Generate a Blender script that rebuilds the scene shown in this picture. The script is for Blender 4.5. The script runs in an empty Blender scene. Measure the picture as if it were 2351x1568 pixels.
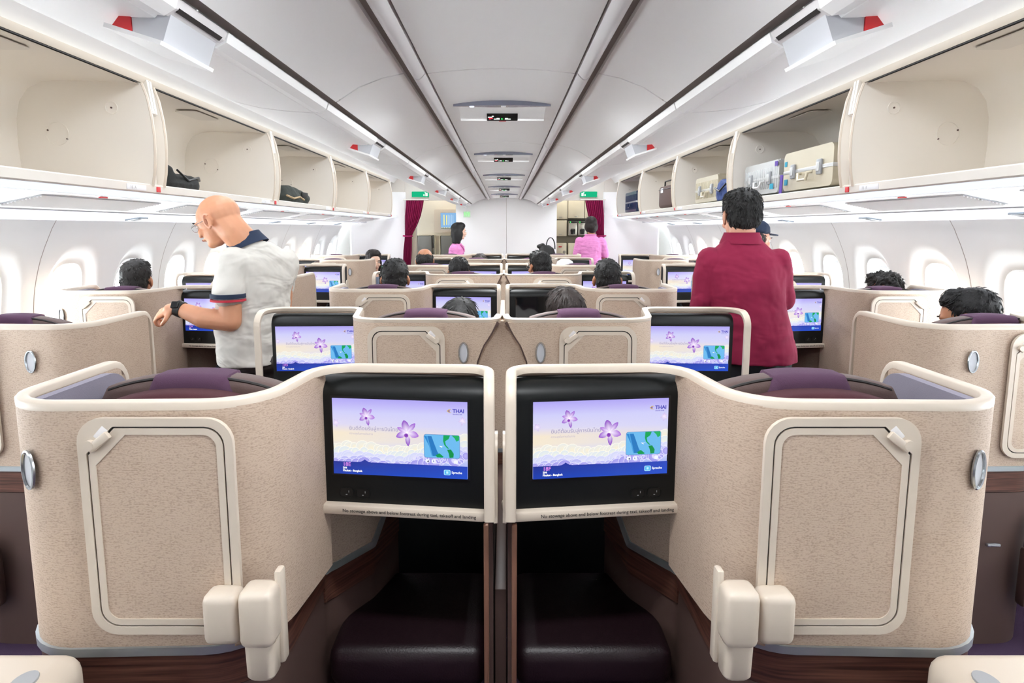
import bpy, bmesh, math, random
from math import pi, sin, cos, radians as R
from mathutils import Vector, Matrix
random.seed(7)
SC = bpy.context.scene
COL = SC.collection

# ------------------------------------------------------------ camera, world, lights, exposure
cd = bpy.data.cameras.new('camera'); cam = bpy.data.objects.new('camera', cd); COL.objects.link(cam)
cd.sensor_width = 36; cd.lens = 1450 / 2351 * 36; cd.shift_y = -(784 - 715) / 2351; cd.shift_x = (1175.5 - 1160) / 2351
cd.clip_start = .05; cd.clip_end = 200
cam.location = (.012, 0, 1.55)
cam.rotation_euler = (pi / 2 - math.atan(191 / 1450), 0, 0)
SC.camera = cam
SC.view_settings.view_transform = 'Standard'; SC.view_settings.look = 'None'
SC.view_settings.exposure = 2.1; SC.view_settings.gamma = 1; SC.view_settings.use_curve_mapping = False
SC.render.film_transparent = False
SC.cycles.max_bounces = 10; SC.cycles.diffuse_bounces = 8; SC.cycles.glossy_bounces = 4
SC.cycles.sample_clamp_indirect = 6; SC.cycles.caustics_reflective = False; SC.cycles.caustics_refractive = False
w = bpy.data.worlds.new('World'); SC.world = w; w.use_nodes = True
bg = w.node_tree.nodes['Background']; bg.inputs[0].default_value = (.90, .96, 1, 1); bg.inputs[1].default_value = 8.0

def area(name, loc, size, energy, color=(1, 1, 1), rot=(0, 0, 0)):
    l = bpy.data.lights.new(name, 'AREA'); l.shape = 'RECTANGLE'; l.size = size[0]; l.size_y = size[1]
    l.energy = energy; l.color = color
    o = bpy.data.objects.new(name, l); COL.objects.link(o); o.location = loc; o.rotation_euler = rot
    return o
for s in (-1, 1):
    # aisle ceiling light strips and the sidewall wash lights under the bins
    area('aisle_ceiling_lamp', (s * 1.34, 4.8, 2.385), (.30, 10.4), 14, (.88, .94, 1.0), (0, R(-4) * s, 0))
    area('sidewall_lamp', (s * 2.30, 4.9, 1.600), (.22, 9.0), 3.5, (.95, .97, 1.0), (0, R(14) * s, 0))
for i in range(6):
    area('channel_lamp', (0, .9 + 1.6 * i, 1.99), (.30, .10), 3.6, (.95, .98, 1))
area('galley_lamp', (0, 11.9, 2.26), (3.4, .5), 3.5, (1, .96, .86))

# ------------------------------------------------------------ materials
def lin(h):
    if isinstance(h, str):
        h = [int(h[i:i + 2], 16) / 255 for i in (0, 2, 4)]
        return tuple(c / 12.92 if c <= .04045 else ((c + .055) / 1.055) ** 2.4 for c in h) + (1,)
    return tuple(h) + (1,) if len(h) == 3 else tuple(h)
def mat(name, col, rough=.5, metal=0, bump=None, vary=None, spec=None, emit=0, coat=0, sheen=0):
    m = bpy.data.materials.new(name); m.use_nodes = True; nt = m.node_tree; p = nt.nodes['Principled BSDF']
    c = lin(col); p.inputs['Base Color'].default_value = c
    p.inputs['Roughness'].default_value = rough; p.inputs['Metallic'].default_value = metal
    if spec is not None: p.inputs['Specular IOR Level'].default_value = spec
    if coat: p.inputs['Coat Weight'].default_value = coat
    if sheen: p.inputs['Sheen Weight'].default_value = sheen
    if emit:
        p.inputs['Emission Color'].default_value = c; p.inputs['Emission Strength'].default_value = emit
    if bump or vary:
        tc = nt.nodes.new('ShaderNodeTexCoord')
        n = nt.nodes.new('ShaderNodeTexNoise'); n.inputs['Scale'].default_value = (bump or vary)[0]; n.inputs['Detail'].default_value = 3
        nt.links.new(tc.outputs['Object'], n.inputs['Vector'])
        if bump:
            b = nt.nodes.new('ShaderNodeBump'); b.inputs['Strength'].default_value = bump[1]; b.inputs['Distance'].default_value = .004
            nt.links.new(n.outputs['Fac'], b.inputs['Height']); nt.links.new(b.outputs['Normal'], p.inputs['Normal'])
        if vary:
            r = nt.nodes.new('ShaderNodeMixRGB'); r.inputs[1].default_value = tuple(x * (1 - vary[1]) for x in c[:3]) + (1,)
            r.inputs[2].default_value = tuple(min(1, x * (1 + vary[1])) for x in c[:3]) + (1,)
            nt.links.new(n.outputs['Fac'], r.inputs[0]); nt.links.new(r.outputs[0], p.inputs['Base Color'])
    return m
def folds(m, scale, dist, strength=.6):
    nt = m.node_tree; p = nt.nodes['Principled BSDF']; tc = nt.nodes.new('ShaderNodeTexCoord'); mp = nt.nodes.new('ShaderNodeMapping'); mp.inputs['Scale'].default_value = scale
    mp.inputs['Rotation'].default_value = (.5, .4, .3)
    n = nt.nodes.new('ShaderNodeTexNoise'); n.inputs['Scale'].default_value = 1; n.inputs['Detail'].default_value = 2; n.inputs['Distortion'].default_value = 1.2
    b = nt.nodes.new('ShaderNodeBump'); b.inputs['Strength'].default_value = strength; b.inputs['Distance'].default_value = dist
    nt.links.new(tc.outputs['Object'], mp.inputs[0]); nt.links.new(mp.outputs[0], n.inputs['Vector']); nt.links.new(n.outputs['Fac'], b.inputs['Height'])
    nt.links.new(b.outputs['Normal'], p.inputs['Normal']); return m
def fabric_mat():
    m = bpy.data.materials.new('woven_beige_fabric'); m.use_nodes = True; nt = m.node_tree; p = nt.nodes['Principled BSDF']
    uv = nt.nodes.new('ShaderNodeUVMap'); uv.uv_map = 'UVMap'
    def noise(sx, sy, det):
        mp = nt.nodes.new('ShaderNodeMapping'); mp.inputs['Scale'].default_value = (sx, sy, 1)
        n = nt.nodes.new('ShaderNodeTexNoise'); n.inputs['Scale'].default_value = 1; n.inputs['Detail'].default_value = det
        nt.links.new(uv.outputs[0], mp.inputs[0]); nt.links.new(mp.outputs[0], n.inputs['Vector']); return n
    a = noise(60, 430, 2); b = noise(200, 330, 1); c = noise(20, 20, 2)
    mx = nt.nodes.new('ShaderNodeMath'); mx.operation = 'ADD'
    nt.links.new(a.outputs['Fac'], mx.inputs[0]); nt.links.new(b.outputs['Fac'], mx.inputs[1])
    m2 = nt.nodes.new('ShaderNodeMath'); m2.operation = 'MULTIPLY_ADD'; m2.inputs[1].default_value = .25
    nt.links.new(c.outputs['Fac'], m2.inputs[0]); nt.links.new(mx.outputs[0], m2.inputs[2])
    cr = nt.nodes.new('ShaderNodeValToRGB')
    cr.color_ramp.elements[0].position = .92; cr.color_ramp.elements[0].color = lin('a8927f')
    cr.color_ramp.elements[1].position = 1.0; cr.color_ramp.elements[1].color = lin('c1ac99')
    sc_ = nt.nodes.new('ShaderNodeMath'); sc_.operation = 'SUBTRACT'; sc_.inputs[1].default_value = .17
    nt.links.new(m2.outputs[0], sc_.inputs[0])
    e = cr.color_ramp; e.elements[0].position = .70; e.elements[1].position = 1.08
    nt.links.new(sc_.outputs[0], cr.inputs[0]); nt.links.new(cr.outputs[0], p.inputs['Base Color'])
    p.inputs['Roughness'].default_value = .6
    bp = nt.nodes.new('ShaderNodeBump'); bp.inputs['Strength'].default_value = .12; bp.inputs['Distance'].default_value = .002
    nt.links.new(mx.outputs[0], bp.inputs['Height']); nt.links.new(bp.outputs[0], p.inputs['Normal'])
    return m
def wood_mat():
    m = bpy.data.materials.new('dark_wood'); m.use_nodes = True; nt = m.node_tree; p = nt.nodes['Principled BSDF']
    tc = nt.nodes.new('ShaderNodeTexCoord'); mp = nt.nodes.new('ShaderNodeMapping'); mp.inputs['Scale'].default_value = (3, 3, 90)
    n = nt.nodes.new('ShaderNodeTexNoise'); n.inputs['Scale'].default_value = 1.6; n.inputs['Detail'].default_value = 5; n.inputs['Distortion'].default_value = .4
    cr = nt.nodes.new('ShaderNodeValToRGB'); cr.color_ramp.elements[0].color = lin('3a211b'); cr.color_ramp.elements[1].color = lin('6e483a')
    cr.color_ramp.elements[0].position = .35; cr.color_ramp.elements[1].position = .68
    nt.links.new(tc.outputs['Object'], mp.inputs[0]); nt.links.new(mp.outputs[0], n.inputs['Vector']); nt.links.new(n.outputs['Fac'], cr.inputs[0])
    nt.links.new(cr.outputs[0], p.inputs['Base Color']); p.inputs['Roughness'].default_value = .35
    return m
def screen_mat(strength=1.0):
    m = bpy.data.materials.new('lit_screen'); m.use_nodes = True; nt = m.node_tree; p = nt.nodes['Principled BSDF']
    a = nt.nodes.new('ShaderNodeVertexColor'); a.layer_name = 'Col'
    p.inputs['Base Color'].default_value = (.004, .004, .005, 1); p.inputs['Roughness'].default_value = .22
    p.inputs['Specular IOR Level'].default_value = .35
    nt.links.new(a.outputs[0], p.inputs['Emission Color']); p.inputs['Emission Strength'].default_value = strength
    return m
def emis(name, col, st):
    m = bpy.data.materials.new(name); m.use_nodes = True; nt = m.node_tree; nt.nodes.clear()
    e = nt.nodes.new('ShaderNodeEmission'); e.inputs[0].default_value = lin(col); e.inputs[1].default_value = st
    o = nt.nodes.new('ShaderNodeOutputMaterial'); nt.links.new(e.outputs[0], o.inputs[0]); return m
def pane_mat(name='window_glass'):
    m = bpy.data.materials.new(name); m.use_nodes = True; nt = m.node_tree; nt.nodes.clear()
    t = nt.nodes.new('ShaderNodeBsdfTransparent'); g = nt.nodes.new('ShaderNodeBsdfGlossy'); g.inputs['Roughness'].default_value = .05
    x = nt.nodes.new('ShaderNodeMixShader'); x.inputs[0].default_value = .05; o = nt.nodes.new('ShaderNodeOutputMaterial')
    nt.links.new(t.outputs[0], x.inputs[1]); nt.links.new(g.outputs[0], x.inputs[2]); nt.links.new(x.outputs[0], o.inputs[0]); return m

M = dict(
    fabric=fabric_mat(), wood=wood_mat(), screen=screen_mat(.25), glass=pane_mat(),
    cream=mat('cream_plastic', 'cfc2b2', .38), white=mat('white_panel', 'f8f8f7', .45), ceil=mat('ceiling_panel', 'f8f8f7', .5),
    binw=mat('bin_cream', 'e5dfd6', .5), bing=mat('bin_liner', 'dcd7cf', .55), tan=mat('tan_strip', 'cfc4b4', .5),
    rail=mat('grey_rail', 'dedbdb', .5), slot=mat('grey_slot', '9d9590', .7), dark=mat('dark_gap', '2a2625', .6),
    wall=mat('sidewall_panel', 'dcdcdb', .5), silver=mat('satin_silver', 'c3ccd0', .32, .8), chrome=mat('chrome', 'b8bcbf', .22, .9),
    brown=mat('brown_panel', '54403a', .5), copper=mat('copper_brown_trim', '8a6350', .35, .35), maroon=mat('maroon_fabric', '4a2129', .9, bump=(500, .3)),
    taupe=mat('taupe_leather', '5b4743', .55, bump=(300, .15)), purple=mat('purple_cloth', '553850', .9, bump=(600, .3)),
    lav=mat('lavender_pad', '918d9c', .9, bump=(700, .35)), carpet=mat('purple_carpet', '3a2440', .95, bump=(400, .6), vary=(60, .3)),
    black=mat('black_plastic', '0b0d0d', .35), bezel=mat('black_bezel', '080b0b', .42, spec=.35), leather=mat('aubergine_leather', '1d0c13', .42, bump=(220, .2)),
    red=mat('red_tag', 'd8373c', .4), grey=mat('grey_plastic', '9a9b9d', .4), vent=mat('vent_grey', 'c3c5ca', .5),
    lens=emis('lamp_lens', 'eef3ff', .45), lens2=emis('lamp_lens_soft', 'eaf0ff', .28), curtain=mat('magenta_curtain', 'a5155a', .9, bump=(300, .3)),
    gold=mat('galley_beige', 'd5cbb4', .45), steel=mat('galley_steel', 'bdb9ad', .3, .5), paper=mat('paper', 'e8e8ea', .7),
    ink=mat('print_black', '1d1a1a', .7), inkw=mat('print_grey', 'a8a6a8', .7), green=emis('exit_green', '19a877', .3), wglow=emis('sign_white', 'f2fff5', .3),
    ggreen=emis('sign_green_glow', '9bf59a', .3), led=emis('led_green', '30e050', .8),
    hairblack=mat('hair_black', '0b0909', .62, bump=(160, .5)), hairgrey=mat('hair_grey', '24211f', .7, bump=(200, .6)), hairbrown=mat('hair_brown', '1d110d', .6, bump=(160, .5)),
)
def skinm(name, c):
    m = mat(name, c, .5, vary=(30, .06)); m.node_tree.nodes['Principled BSDF'].inputs['Subsurface Weight'].default_value = .06; return m
M.update(skin=skinm('skin_light', 'dfa68a'), skint=skinm('skin_tan', 'b77f5f'), skinp=skinm('skin_pale', 'e6bda6'),
    polo=mat('pale_grey_polo', 'd2cfc8', .85, bump=(60, .25)), navy=mat('navy_knit', '1c2b45', .8), stripe=mat('red_stripe', 'c03040', .8),
    denim=mat('charcoal_trousers', '47423f', .8, bump=(300, .3)), blazer=mat('crimson_blazer', '88153c', .9, bump=(500, .35)),
    trouser=mat('black_trousers', '181c22', .6), pink=mat('pink_blouse', 'e38cc6', .8), shirtb=mat('blue_grey_shirt', '6c7688', .85), shirtw=mat('white_shirt', 'd8d6d2', .85),
    shoe=mat('black_shoe', '141212', .4), lip=mat('lip', 'b06a60', .5), eye=mat('eye_white', 'e8e4e0', .3), iris=mat('eye_dark', '1a1210', .2),
    goldc=mat('champagne_metal', 'cfc6b0', .32, .55), alum=mat('aluminium_case', 'cfd0cf', .3, .6), bagblack=mat('black_canvas', '20211f', .8, bump=(200, .4)),
    bagblue=mat('blue_nylon', '1e3a78', .6), bagbrown=mat('brown_canvas', '5a4640', .8), caseblue=mat('dark_blue_shell', '1b2a4e', .25), bagleather=mat('black_leather', '191817', .4),
    aqua=mat('teal_sticker', '2b9cb8', .6), violet=mat('violet_tag', '5c3f9e', .6), bagolive=mat('dark_olive_canvas', '2b302a', .8), tanp=mat('tan_strap', 'a8906c', .7))

folds(M['polo'], (4, 4, 9), .05, .42); folds(M['blazer'], (3, 3, 7), .03, .4); folds(M['pink'], (6, 6, 14), .03)

# ------------------------------------------------------------ mesh helpers
class G:
    def __init__(s): s.v = []; s.f = []; s.m = []; s.uv = {}
    def add(s, v, f, mi=0, uvs=None):
        n = len(s.v); s.v += [tuple(p) for p in v]
        for i, q in enumerate(f):
            if uvs: s.uv[len(s.f)] = uvs[i]
            s.f.append([n + k for k in q]); s.m.append(mi)
        return s
    def box(s, c, d, mi=0, bev=0, rot=None, seg=2):
        bm = bmesh.new(); bmesh.ops.create_cube(bm, size=1)
        bmesh.ops.scale(bm, vec=d, verts=bm.verts)
        if bev: bmesh.ops.bevel(bm, geom=bm.edges[:], offset=min(bev, min(d) * .49), segments=seg, affect='EDGES', profile=.5)
        mt = Matrix.Translation(c) @ (rot if rot is not None else Matrix())
        bm.verts.index_update()
        s.add([mt @ v.co for v in bm.verts], [[v.index for v in f.verts] for f in bm.faces], mi); bm.free(); return s
    def tube(s, pts, r, n=8, mi=0, cap=True, closed=False):
        rr = r if isinstance(r, (list, tuple)) else [r] * len(pts)
        prof = [[(rr[i] * cos(2 * pi * k / n), rr[i] * sin(2 * pi * k / n)) for k in range(n)] for i in range(len(pts))]
        return s.sweep(pts, prof, mi, cap, closed)
    def sweep(s, pts, prof, mi=0, cap=True, closed=False, up=(0, 0, 1)):
        """profile (side, up) swept along 3D points with a parallel-transported frame"""
        P = [Vector(p) for p in pts]; n = len(P); per = isinstance(prof[0][0], (tuple, list))
        T = []
        for i in range(n):
            a = P[(i - 1) % n] if (closed or i > 0) else P[0]; b = P[(i + 1) % n] if (closed or i < n - 1) else P[-1]
            t = (b - a); T.append(t.normalized() if t.length > 1e-9 else Vector((0, 1, 0)))
        U = Vector(up); U = U - T[0] * U.dot(T[0])
        if U.length < 1e-3: U = Vector((0, 1, 0)) - T[0] * T[0].y
        U.normalize(); vs = []
        for i in range(n):
            if i:
                U = U - T[i] * U.dot(T[i]); U.normalize()
            S = T[i].cross(U)
            for (a, b) in (prof[i] if per else prof): vs.append(P[i] + S * a + U * b)
        k = len(prof[0]) if per else len(prof); f = []
        for i in range(n if closed else n - 1):
            j = (i + 1) % n
            for q in range(k):
                r = (q + 1) % k; f.append((i * k + q, i * k + r, j * k + r, j * k + q))
        if cap and not closed: f.append(tuple(range(k))[::-1]); f.append(tuple((n - 1) * k + q for q in range(k)))
        return s.add(vs, f, mi)
    def prism(s, poly, axis, a, b, mi=0):
        """extrude a 2D polygon; axis 'y': poly is (x,z); 'x': (y,z); 'z': (x,y)"""
        def p3(p, t): return (p[0], t, p[1]) if axis == 'y' else ((t, p[0], p[1]) if axis == 'x' else (p[0], p[1], t))
        n = len(poly); v = [p3(p, a) for p in poly] + [p3(p, b) for p in poly]
        f = [tuple(range(n)), tuple(range(2 * n - 1, n - 1, -1))] + [(i, (i + 1) % n, n + (i + 1) % n, n + i) for i in range(n)]
        return s.add(v, f, mi)
    def ring(s, po, pi_, axis, a, b, mi=0):
        """ring between two polygons of equal count, extruded from a (front) to b"""
        def p3(p, t): return (p[0], t, p[1]) if axis == 'y' else ((t, p[0], p[1]) if axis == 'x' else (p[0], p[1], t))
        n = len(po); v = [p3(p, a) for p in po] + [p3(p, a) for p in pi_] + [p3(p, b) for p in po] + [p3(p, b) for p in pi_]; f = []
        for i in range(n):
            j = (i + 1) % n
            f += [(i, j, n + j, n + i), (2 * n + i, 3 * n + i, 3 * n + j, 2 * n + j), (i, 2 * n + i, 2 * n + j, j), (n + i, n + j, 3 * n + j, 3 * n + i)]
        return s.add(v, f, mi)
    def ell(s, c, r, rot=None, nu=16, nv=10, mi=0):
        mt = Matrix.Translation(c) @ (rot.to_4x4() if rot is not None else Matrix()); v = []; f = []
        v.append(mt @ Vector((0, 0, r[2])))
        for i in range(1, nv):
            t = pi * i / nv
            for k in range(nu): v.append(mt @ Vector((r[0] * sin(t) * cos(2 * pi * k / nu), r[1] * sin(t) * sin(2 * pi * k / nu), r[2] * cos(t))))
        v.append(mt @ Vector((0, 0, -r[2])))
        for k in range(nu): f.append((0, 1 + k, 1 + (k + 1) % nu))
        for i in range(nv - 2):
            for k in range(nu):
                a = 1 + i * nu + k; b = 1 + i * nu + (k + 1) % nu; f.append((a, a + nu, b + nu, b))
        o = 1 + (nv - 2) * nu; L = len(v) - 1
        for k in range(nu): f.append((o + k, L, o + (k + 1) % nu))
        return s.add(v, f, mi)
    def cap(s, a, b, ra, rb, mi=0, n=14):
        """closed tapered capsule"""
        a = Vector(a); b = Vector(b); d = b - a; L = max(d.length, 1e-6); d = d / L
        pts, rr = [], []
        for t in (-.98, -.75, -.4): pts.append(a + d * ra * t); rr.append(ra * math.sqrt(1 - t * t))
        pts += [a, a.lerp(b, .5), b]; rr += [ra, (ra + rb) / 2, rb]
        for t in (.4, .75, .98): pts.append(b + d * rb * t); rr.append(rb * math.sqrt(1 - t * t))
        return s.tube(pts, rr, n, mi)
    def limb(s, pts, rr, mi=0):
        for i in range(len(pts) - 1): s.cap(pts[i], pts[i + 1], rr[i], rr[i + 1], mi)
        return s
    def loft(s, secs, n=24, mi=0, ex=2.0):
        """closed loft of (centre, rx, ry, rotz) horizontal super-ellipse sections bottom to top"""
        v = []; f = []
        for (c, rx, ry, rz) in secs:
            for k in range(n):
                t = 2 * pi * k / n; x = rx * math.copysign(abs(cos(t)) ** (2 / ex), cos(t)); y = ry * math.copysign(abs(sin(t)) ** (2 / ex), sin(t))
                v.append((c[0] + x * cos(rz) - y * sin(rz), c[1] + x * sin(rz) + y * cos(rz), c[2]))
        for i in range(len(secs) - 1):
            for k in range(n): f.append((i * n + k, i * n + (k + 1) % n, (i + 1) * n + (k + 1) % n, (i + 1) * n + k))
        f.append(tuple(range(n))[::-1]); f.append(tuple((len(secs) - 1) * n + k for k in range(n)))
        return s.add(v, f, mi)
    def mesh(s, name, mats, smooth=35, recalc=True):
        me = bpy.data.meshes.new(name); me.from_pydata(s.v, [], s.f)
        for m in (mats if isinstance(mats, (list, tuple)) else [mats]): me.materials.append(m)
        me.polygons.foreach_set('material_index', s.m)
        if s.uv:
            ul = me.uv_layers.new(name='UVMap'); d = [0.0] * (2 * len(me.loops))
            for fi, p in enumerate(me.polygons):
                u = s.uv.get(fi)
                if u:
                    for q, li in enumerate(p.loop_indices): d[2 * li], d[2 * li + 1] = u[q]
            ul.data.foreach_set('uv', d)
        if recalc:
            bm = bmesh.new(); bm.from_mesh(me); bmesh.ops.recalc_face_normals(bm, faces=bm.faces); bm.to_mesh(me); bm.free()
        if smooth:
            me.polygons.foreach_set('use_smooth', [True] * len(me.polygons)); me.set_sharp_from_angle(angle=R(smooth))
        me.update(); return me
    def obj(s, name, mats, parent=None, smooth=35, recalc=True, **k):
        return link(name, s.mesh(name, mats, smooth, recalc), parent, **k)
def link(name, me, parent=None, **k):
    o = bpy.data.objects.new(name, me); COL.objects.link(o)
    if parent is not None: o.parent = parent
    for a, b in k.items():
        if b: o[a] = b
    return o
def thing(name, label, cat, loc=(0, 0, 0), group=None, rz=0):
    o = bpy.data.objects.new(name, None); COL.objects.link(o); o.location = loc; o.rotation_euler = (0, 0, rz)
    o.empty_display_size = .1; o['label'] = label; o['category'] = cat
    if group: o['group'] = group
    return o
def copy_tree(o, parent=None):
    c = o.copy(); COL.objects.link(c)
    if parent is not None: c.parent = parent
    for ch in list(o.children): copy_tree(ch, c)
    return c
def rrect(x0, z0, x1, z1, r, n=6, cham=None, chs=0):
    """rounded rectangle, corner order: (x1,z1) (x0,z1) (x0,z0) (x1,z0); cham = index of a corner cut straight by chs"""
    out = []
    rr = r if isinstance(r, (list, tuple)) else [r] * 4
    for i, (cx, cz, a0) in enumerate(((x1, z1, 0), (x0, z1, 90), (x0, z0, 180), (x1, z0, 270))):
        sx = -1 if cx == x1 else 1; sz = -1 if cz == z1 else 1
        if cham == i:
            pa, pb = (cx, cz + sz * chs), (cx + sx * chs, cz)
            if i in (1, 3): pa, pb = pb, pa
            out += [(pa[0] + (pb[0] - pa[0]) * k / n, pa[1] + (pb[1] - pa[1]) * k / n) for k in range(n + 1)]
        else:
            q = rr[i]; ox, oz = cx + sx * q, cz + sz * q
            out += [(ox + q * cos(R(a0 + 90 * k / n)), oz + q * sin(R(a0 + 90 * k / n))) for k in range(n + 1)]
    return out
def fillet(pts, n=7):
    """2D/3D polyline; a point with a 4th/3rd 'r' entry given as (p, r) is rounded"""
    out = []; P = [(Vector(p[0]), p[1]) if isinstance(p[1], (int, float)) and isinstance(p[0], (tuple, list)) else (Vector(p), 0) for p in pts]
    for i, (p, r) in enumerate(P):
        if r and 0 < i < len(P) - 1:
            a = (P[i - 1][0] - p); b = (P[i + 1][0] - p); ang = a.angle(b)
            if abs(ang - pi) < .02: out.append(p); continue
            d = min(r / math.tan(ang / 2), a.length * .95, b.length * .95); pa = p + a.normalized() * d; pb = p + b.normalized() * d
            rad = d * math.tan(ang / 2); c = p + (a.normalized() + b.normalized()).normalized() * (rad / sin(ang / 2))
            va = pa - c; vb = pb - c; th = va.angle(vb)
            for k in range(n + 1):
                t = k / n; out.append(c + (va * sin((1 - t) * th) + vb * sin(t * th)) / sin(th))
        else: out.append(p)
    return out
def ribbon(path, z0, z1, t, nz=1, Lend=None, mi=0, g=None):
    """thick vertical sheet along a plan path; z0,z1: number or f(u arc length); Lend(z) trims the far end. UV in metres."""
    g = g or G(); P = [Vector((p[0], p[1])) for p in path]
    d = [0.0]
    for i in range(1, len(P)): d.append(d[-1] + (P[i] - P[i - 1]).length)
    L = d[-1]
    def at(u):
        u = min(max(u, 0), L)
        for i in range(1, len(P)):
            if u <= d[i] + 1e-9:
                k = (u - d[i - 1]) / max(d[i] - d[i - 1], 1e-9); return P[i - 1].lerp(P[i], k)
        return P[-1]
    N = []
    for i in range(len(P)):
        a = P[max(i - 1, 0)]; b = P[min(i + 1, len(P) - 1)]; q = (b - a).normalized(); N.append(Vector((-q.y, q.x)))
    n = len(P); v = []; us = []
    fz = lambda z, u: z(u) if callable(z) else z
    for side in (1, -1):
        for j in range(nz + 1):
            for i in range(n):
                a, b = fz(z0, d[i]), fz(z1, d[i]); z = a + (b - a) * j / nz
                u = d[i]
                if Lend: u = d[i] * Lend(z) / L if i > 0 else 0
                if Lend:
                    le = Lend(z); u = min(d[i], le) if i < n - 1 else le
                    p = at(u)
                else: p = P[i]
                q = p + N[i] * (side * t / 2); v.append((q.x, q.y, z)); us.append((u, z))
    off = n * (nz + 1); f = []; uv = []
    def face(q): f.append(q); uv.append([us[k] for k in q])
    for j in range(nz):
        for i in range(n - 1):
            a = j * n + i
            face((a, a + 1, a + n + 1, a + n)); face((off + a, off + a + n, off + a + n + 1, off + a + 1))
    for i in range(n - 1):
        face((i, off + i, off + i + 1, i + 1)); a = nz * n + i; face((a, a + 1, off + a + 1, off + a))
    for j in range(nz):
        a = j * n; face((a, a + n, off + a + n, off + a)); a = j * n + n - 1; face((a, off + a, off + a + n, a + n))
    g.add(v, f, mi, uv); return g
_fonts = {}
def textmesh(txt, size, align='LEFT', bold=0):
    c = bpy.data.curves.new('t', 'FONT'); c.body = txt; c.size = size; c.align_x = align; c.offset = bold; c.resolution_u = 3
    o = bpy.data.objects.new('t', c); COL.objects.link(o)
    bpy.context.view_layer.update()
    dg = bpy.context.evaluated_depsgraph_get(); me = bpy.data.meshes.new_from_object(o.evaluated_get(dg))
    v = [tuple(p.co) for p in me.vertices]; f = [list(p.vertices) for p in me.polygons]
    bpy.data.objects.remove(o); bpy.data.curves.remove(c); bpy.data.meshes.remove(me); return v, f
def blob(name, g, mats, parent, vox=.006, smooth=6, disp=None, split=None, **k):
    """union the closed shapes of g into one continuous skin"""
    me = g.mesh(name, mats, 0, True)
    o = bpy.data.objects.new('tmp', me); COL.objects.link(o)
    m = o.modifiers.new('r', 'REMESH'); m.mode = 'VOXEL'; m.voxel_size = vox
    if smooth:
        sm = o.modifiers.new('s', 'SMOOTH'); sm.iterations = smooth; sm.factor = .5
    if disp:
        t = bpy.data.textures.new('d', 'CLOUDS'); t.noise_scale = disp[0]; t.noise_depth = 2
        dm = o.modifiers.new('d', 'DISPLACE'); dm.texture = t; dm.strength = disp[1]; dm.mid_level = .5; dm.texture_coords = 'LOCAL'
    dg = bpy.context.evaluated_depsgraph_get(); me2 = bpy.data.meshes.new_from_object(o.evaluated_get(dg))
    bpy.data.objects.remove(o); bpy.data.meshes.remove(me)
    me2.name = name; me2.materials.clear()
    for mm in (mats if isinstance(mats, (list, tuple)) else [mats]): me2.materials.append(mm)
    for p in me2.polygons: p.use_smooth = True; p.material_index = 0
    return link(name, me2, parent, **k)

# ------------------------------------------------------------ setting: floor, side walls with windows, ceiling, end walls
def struct(name, me_or_none, loc=(0, 0, 0)):
    o = link(name, me_or_none); o['kind'] = 'structure'; o.location = loc; return o
YB, YF = -3.2, 10.2
struct('floor', G().box((0, 4.9, -.05), (5.6, 16.4, .1)).mesh('floor', M['carpet'], 0))

ZX = [(-.05, 2.30), (.15, 2.42), (.35, 2.52), (.6, 2.60), (.9, 2.635), (1.15, 2.625), (1.35, 2.575), (1.5, 2.51), (1.6, 2.455), (1.7, 2.38)]
def wallx(z):
    for i in range(len(ZX) - 1):
        if z <= ZX[i + 1][0] or i == len(ZX) - 2:
            p0, p1, p2, p3 = ZX[max(i - 1, 0)], ZX[i], ZX[i + 1], ZX[min(i + 2, len(ZX) - 1)]
            t = (z - p1[0]) / (p2[0] - p1[0]); h = p2[0] - p1[0]
            m1 = (p2[1] - p0[1]) / max(p2[0] - p0[0], 1e-6) * h; m2 = (p3[1] - p1[1]) / max(p3[0] - p1[0], 1e-6) * h
            return (2 * t**3 - 3 * t**2 + 1) * p1[1] + (t**3 - 2 * t**2 + t) * m1 + (-2 * t**3 + 3 * t**2) * p2[1] + (t**3 - t**2) * m2
WY = [3.19 + .64 * i for i in range(-5, 11)]      # window centres
NA = 48
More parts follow.
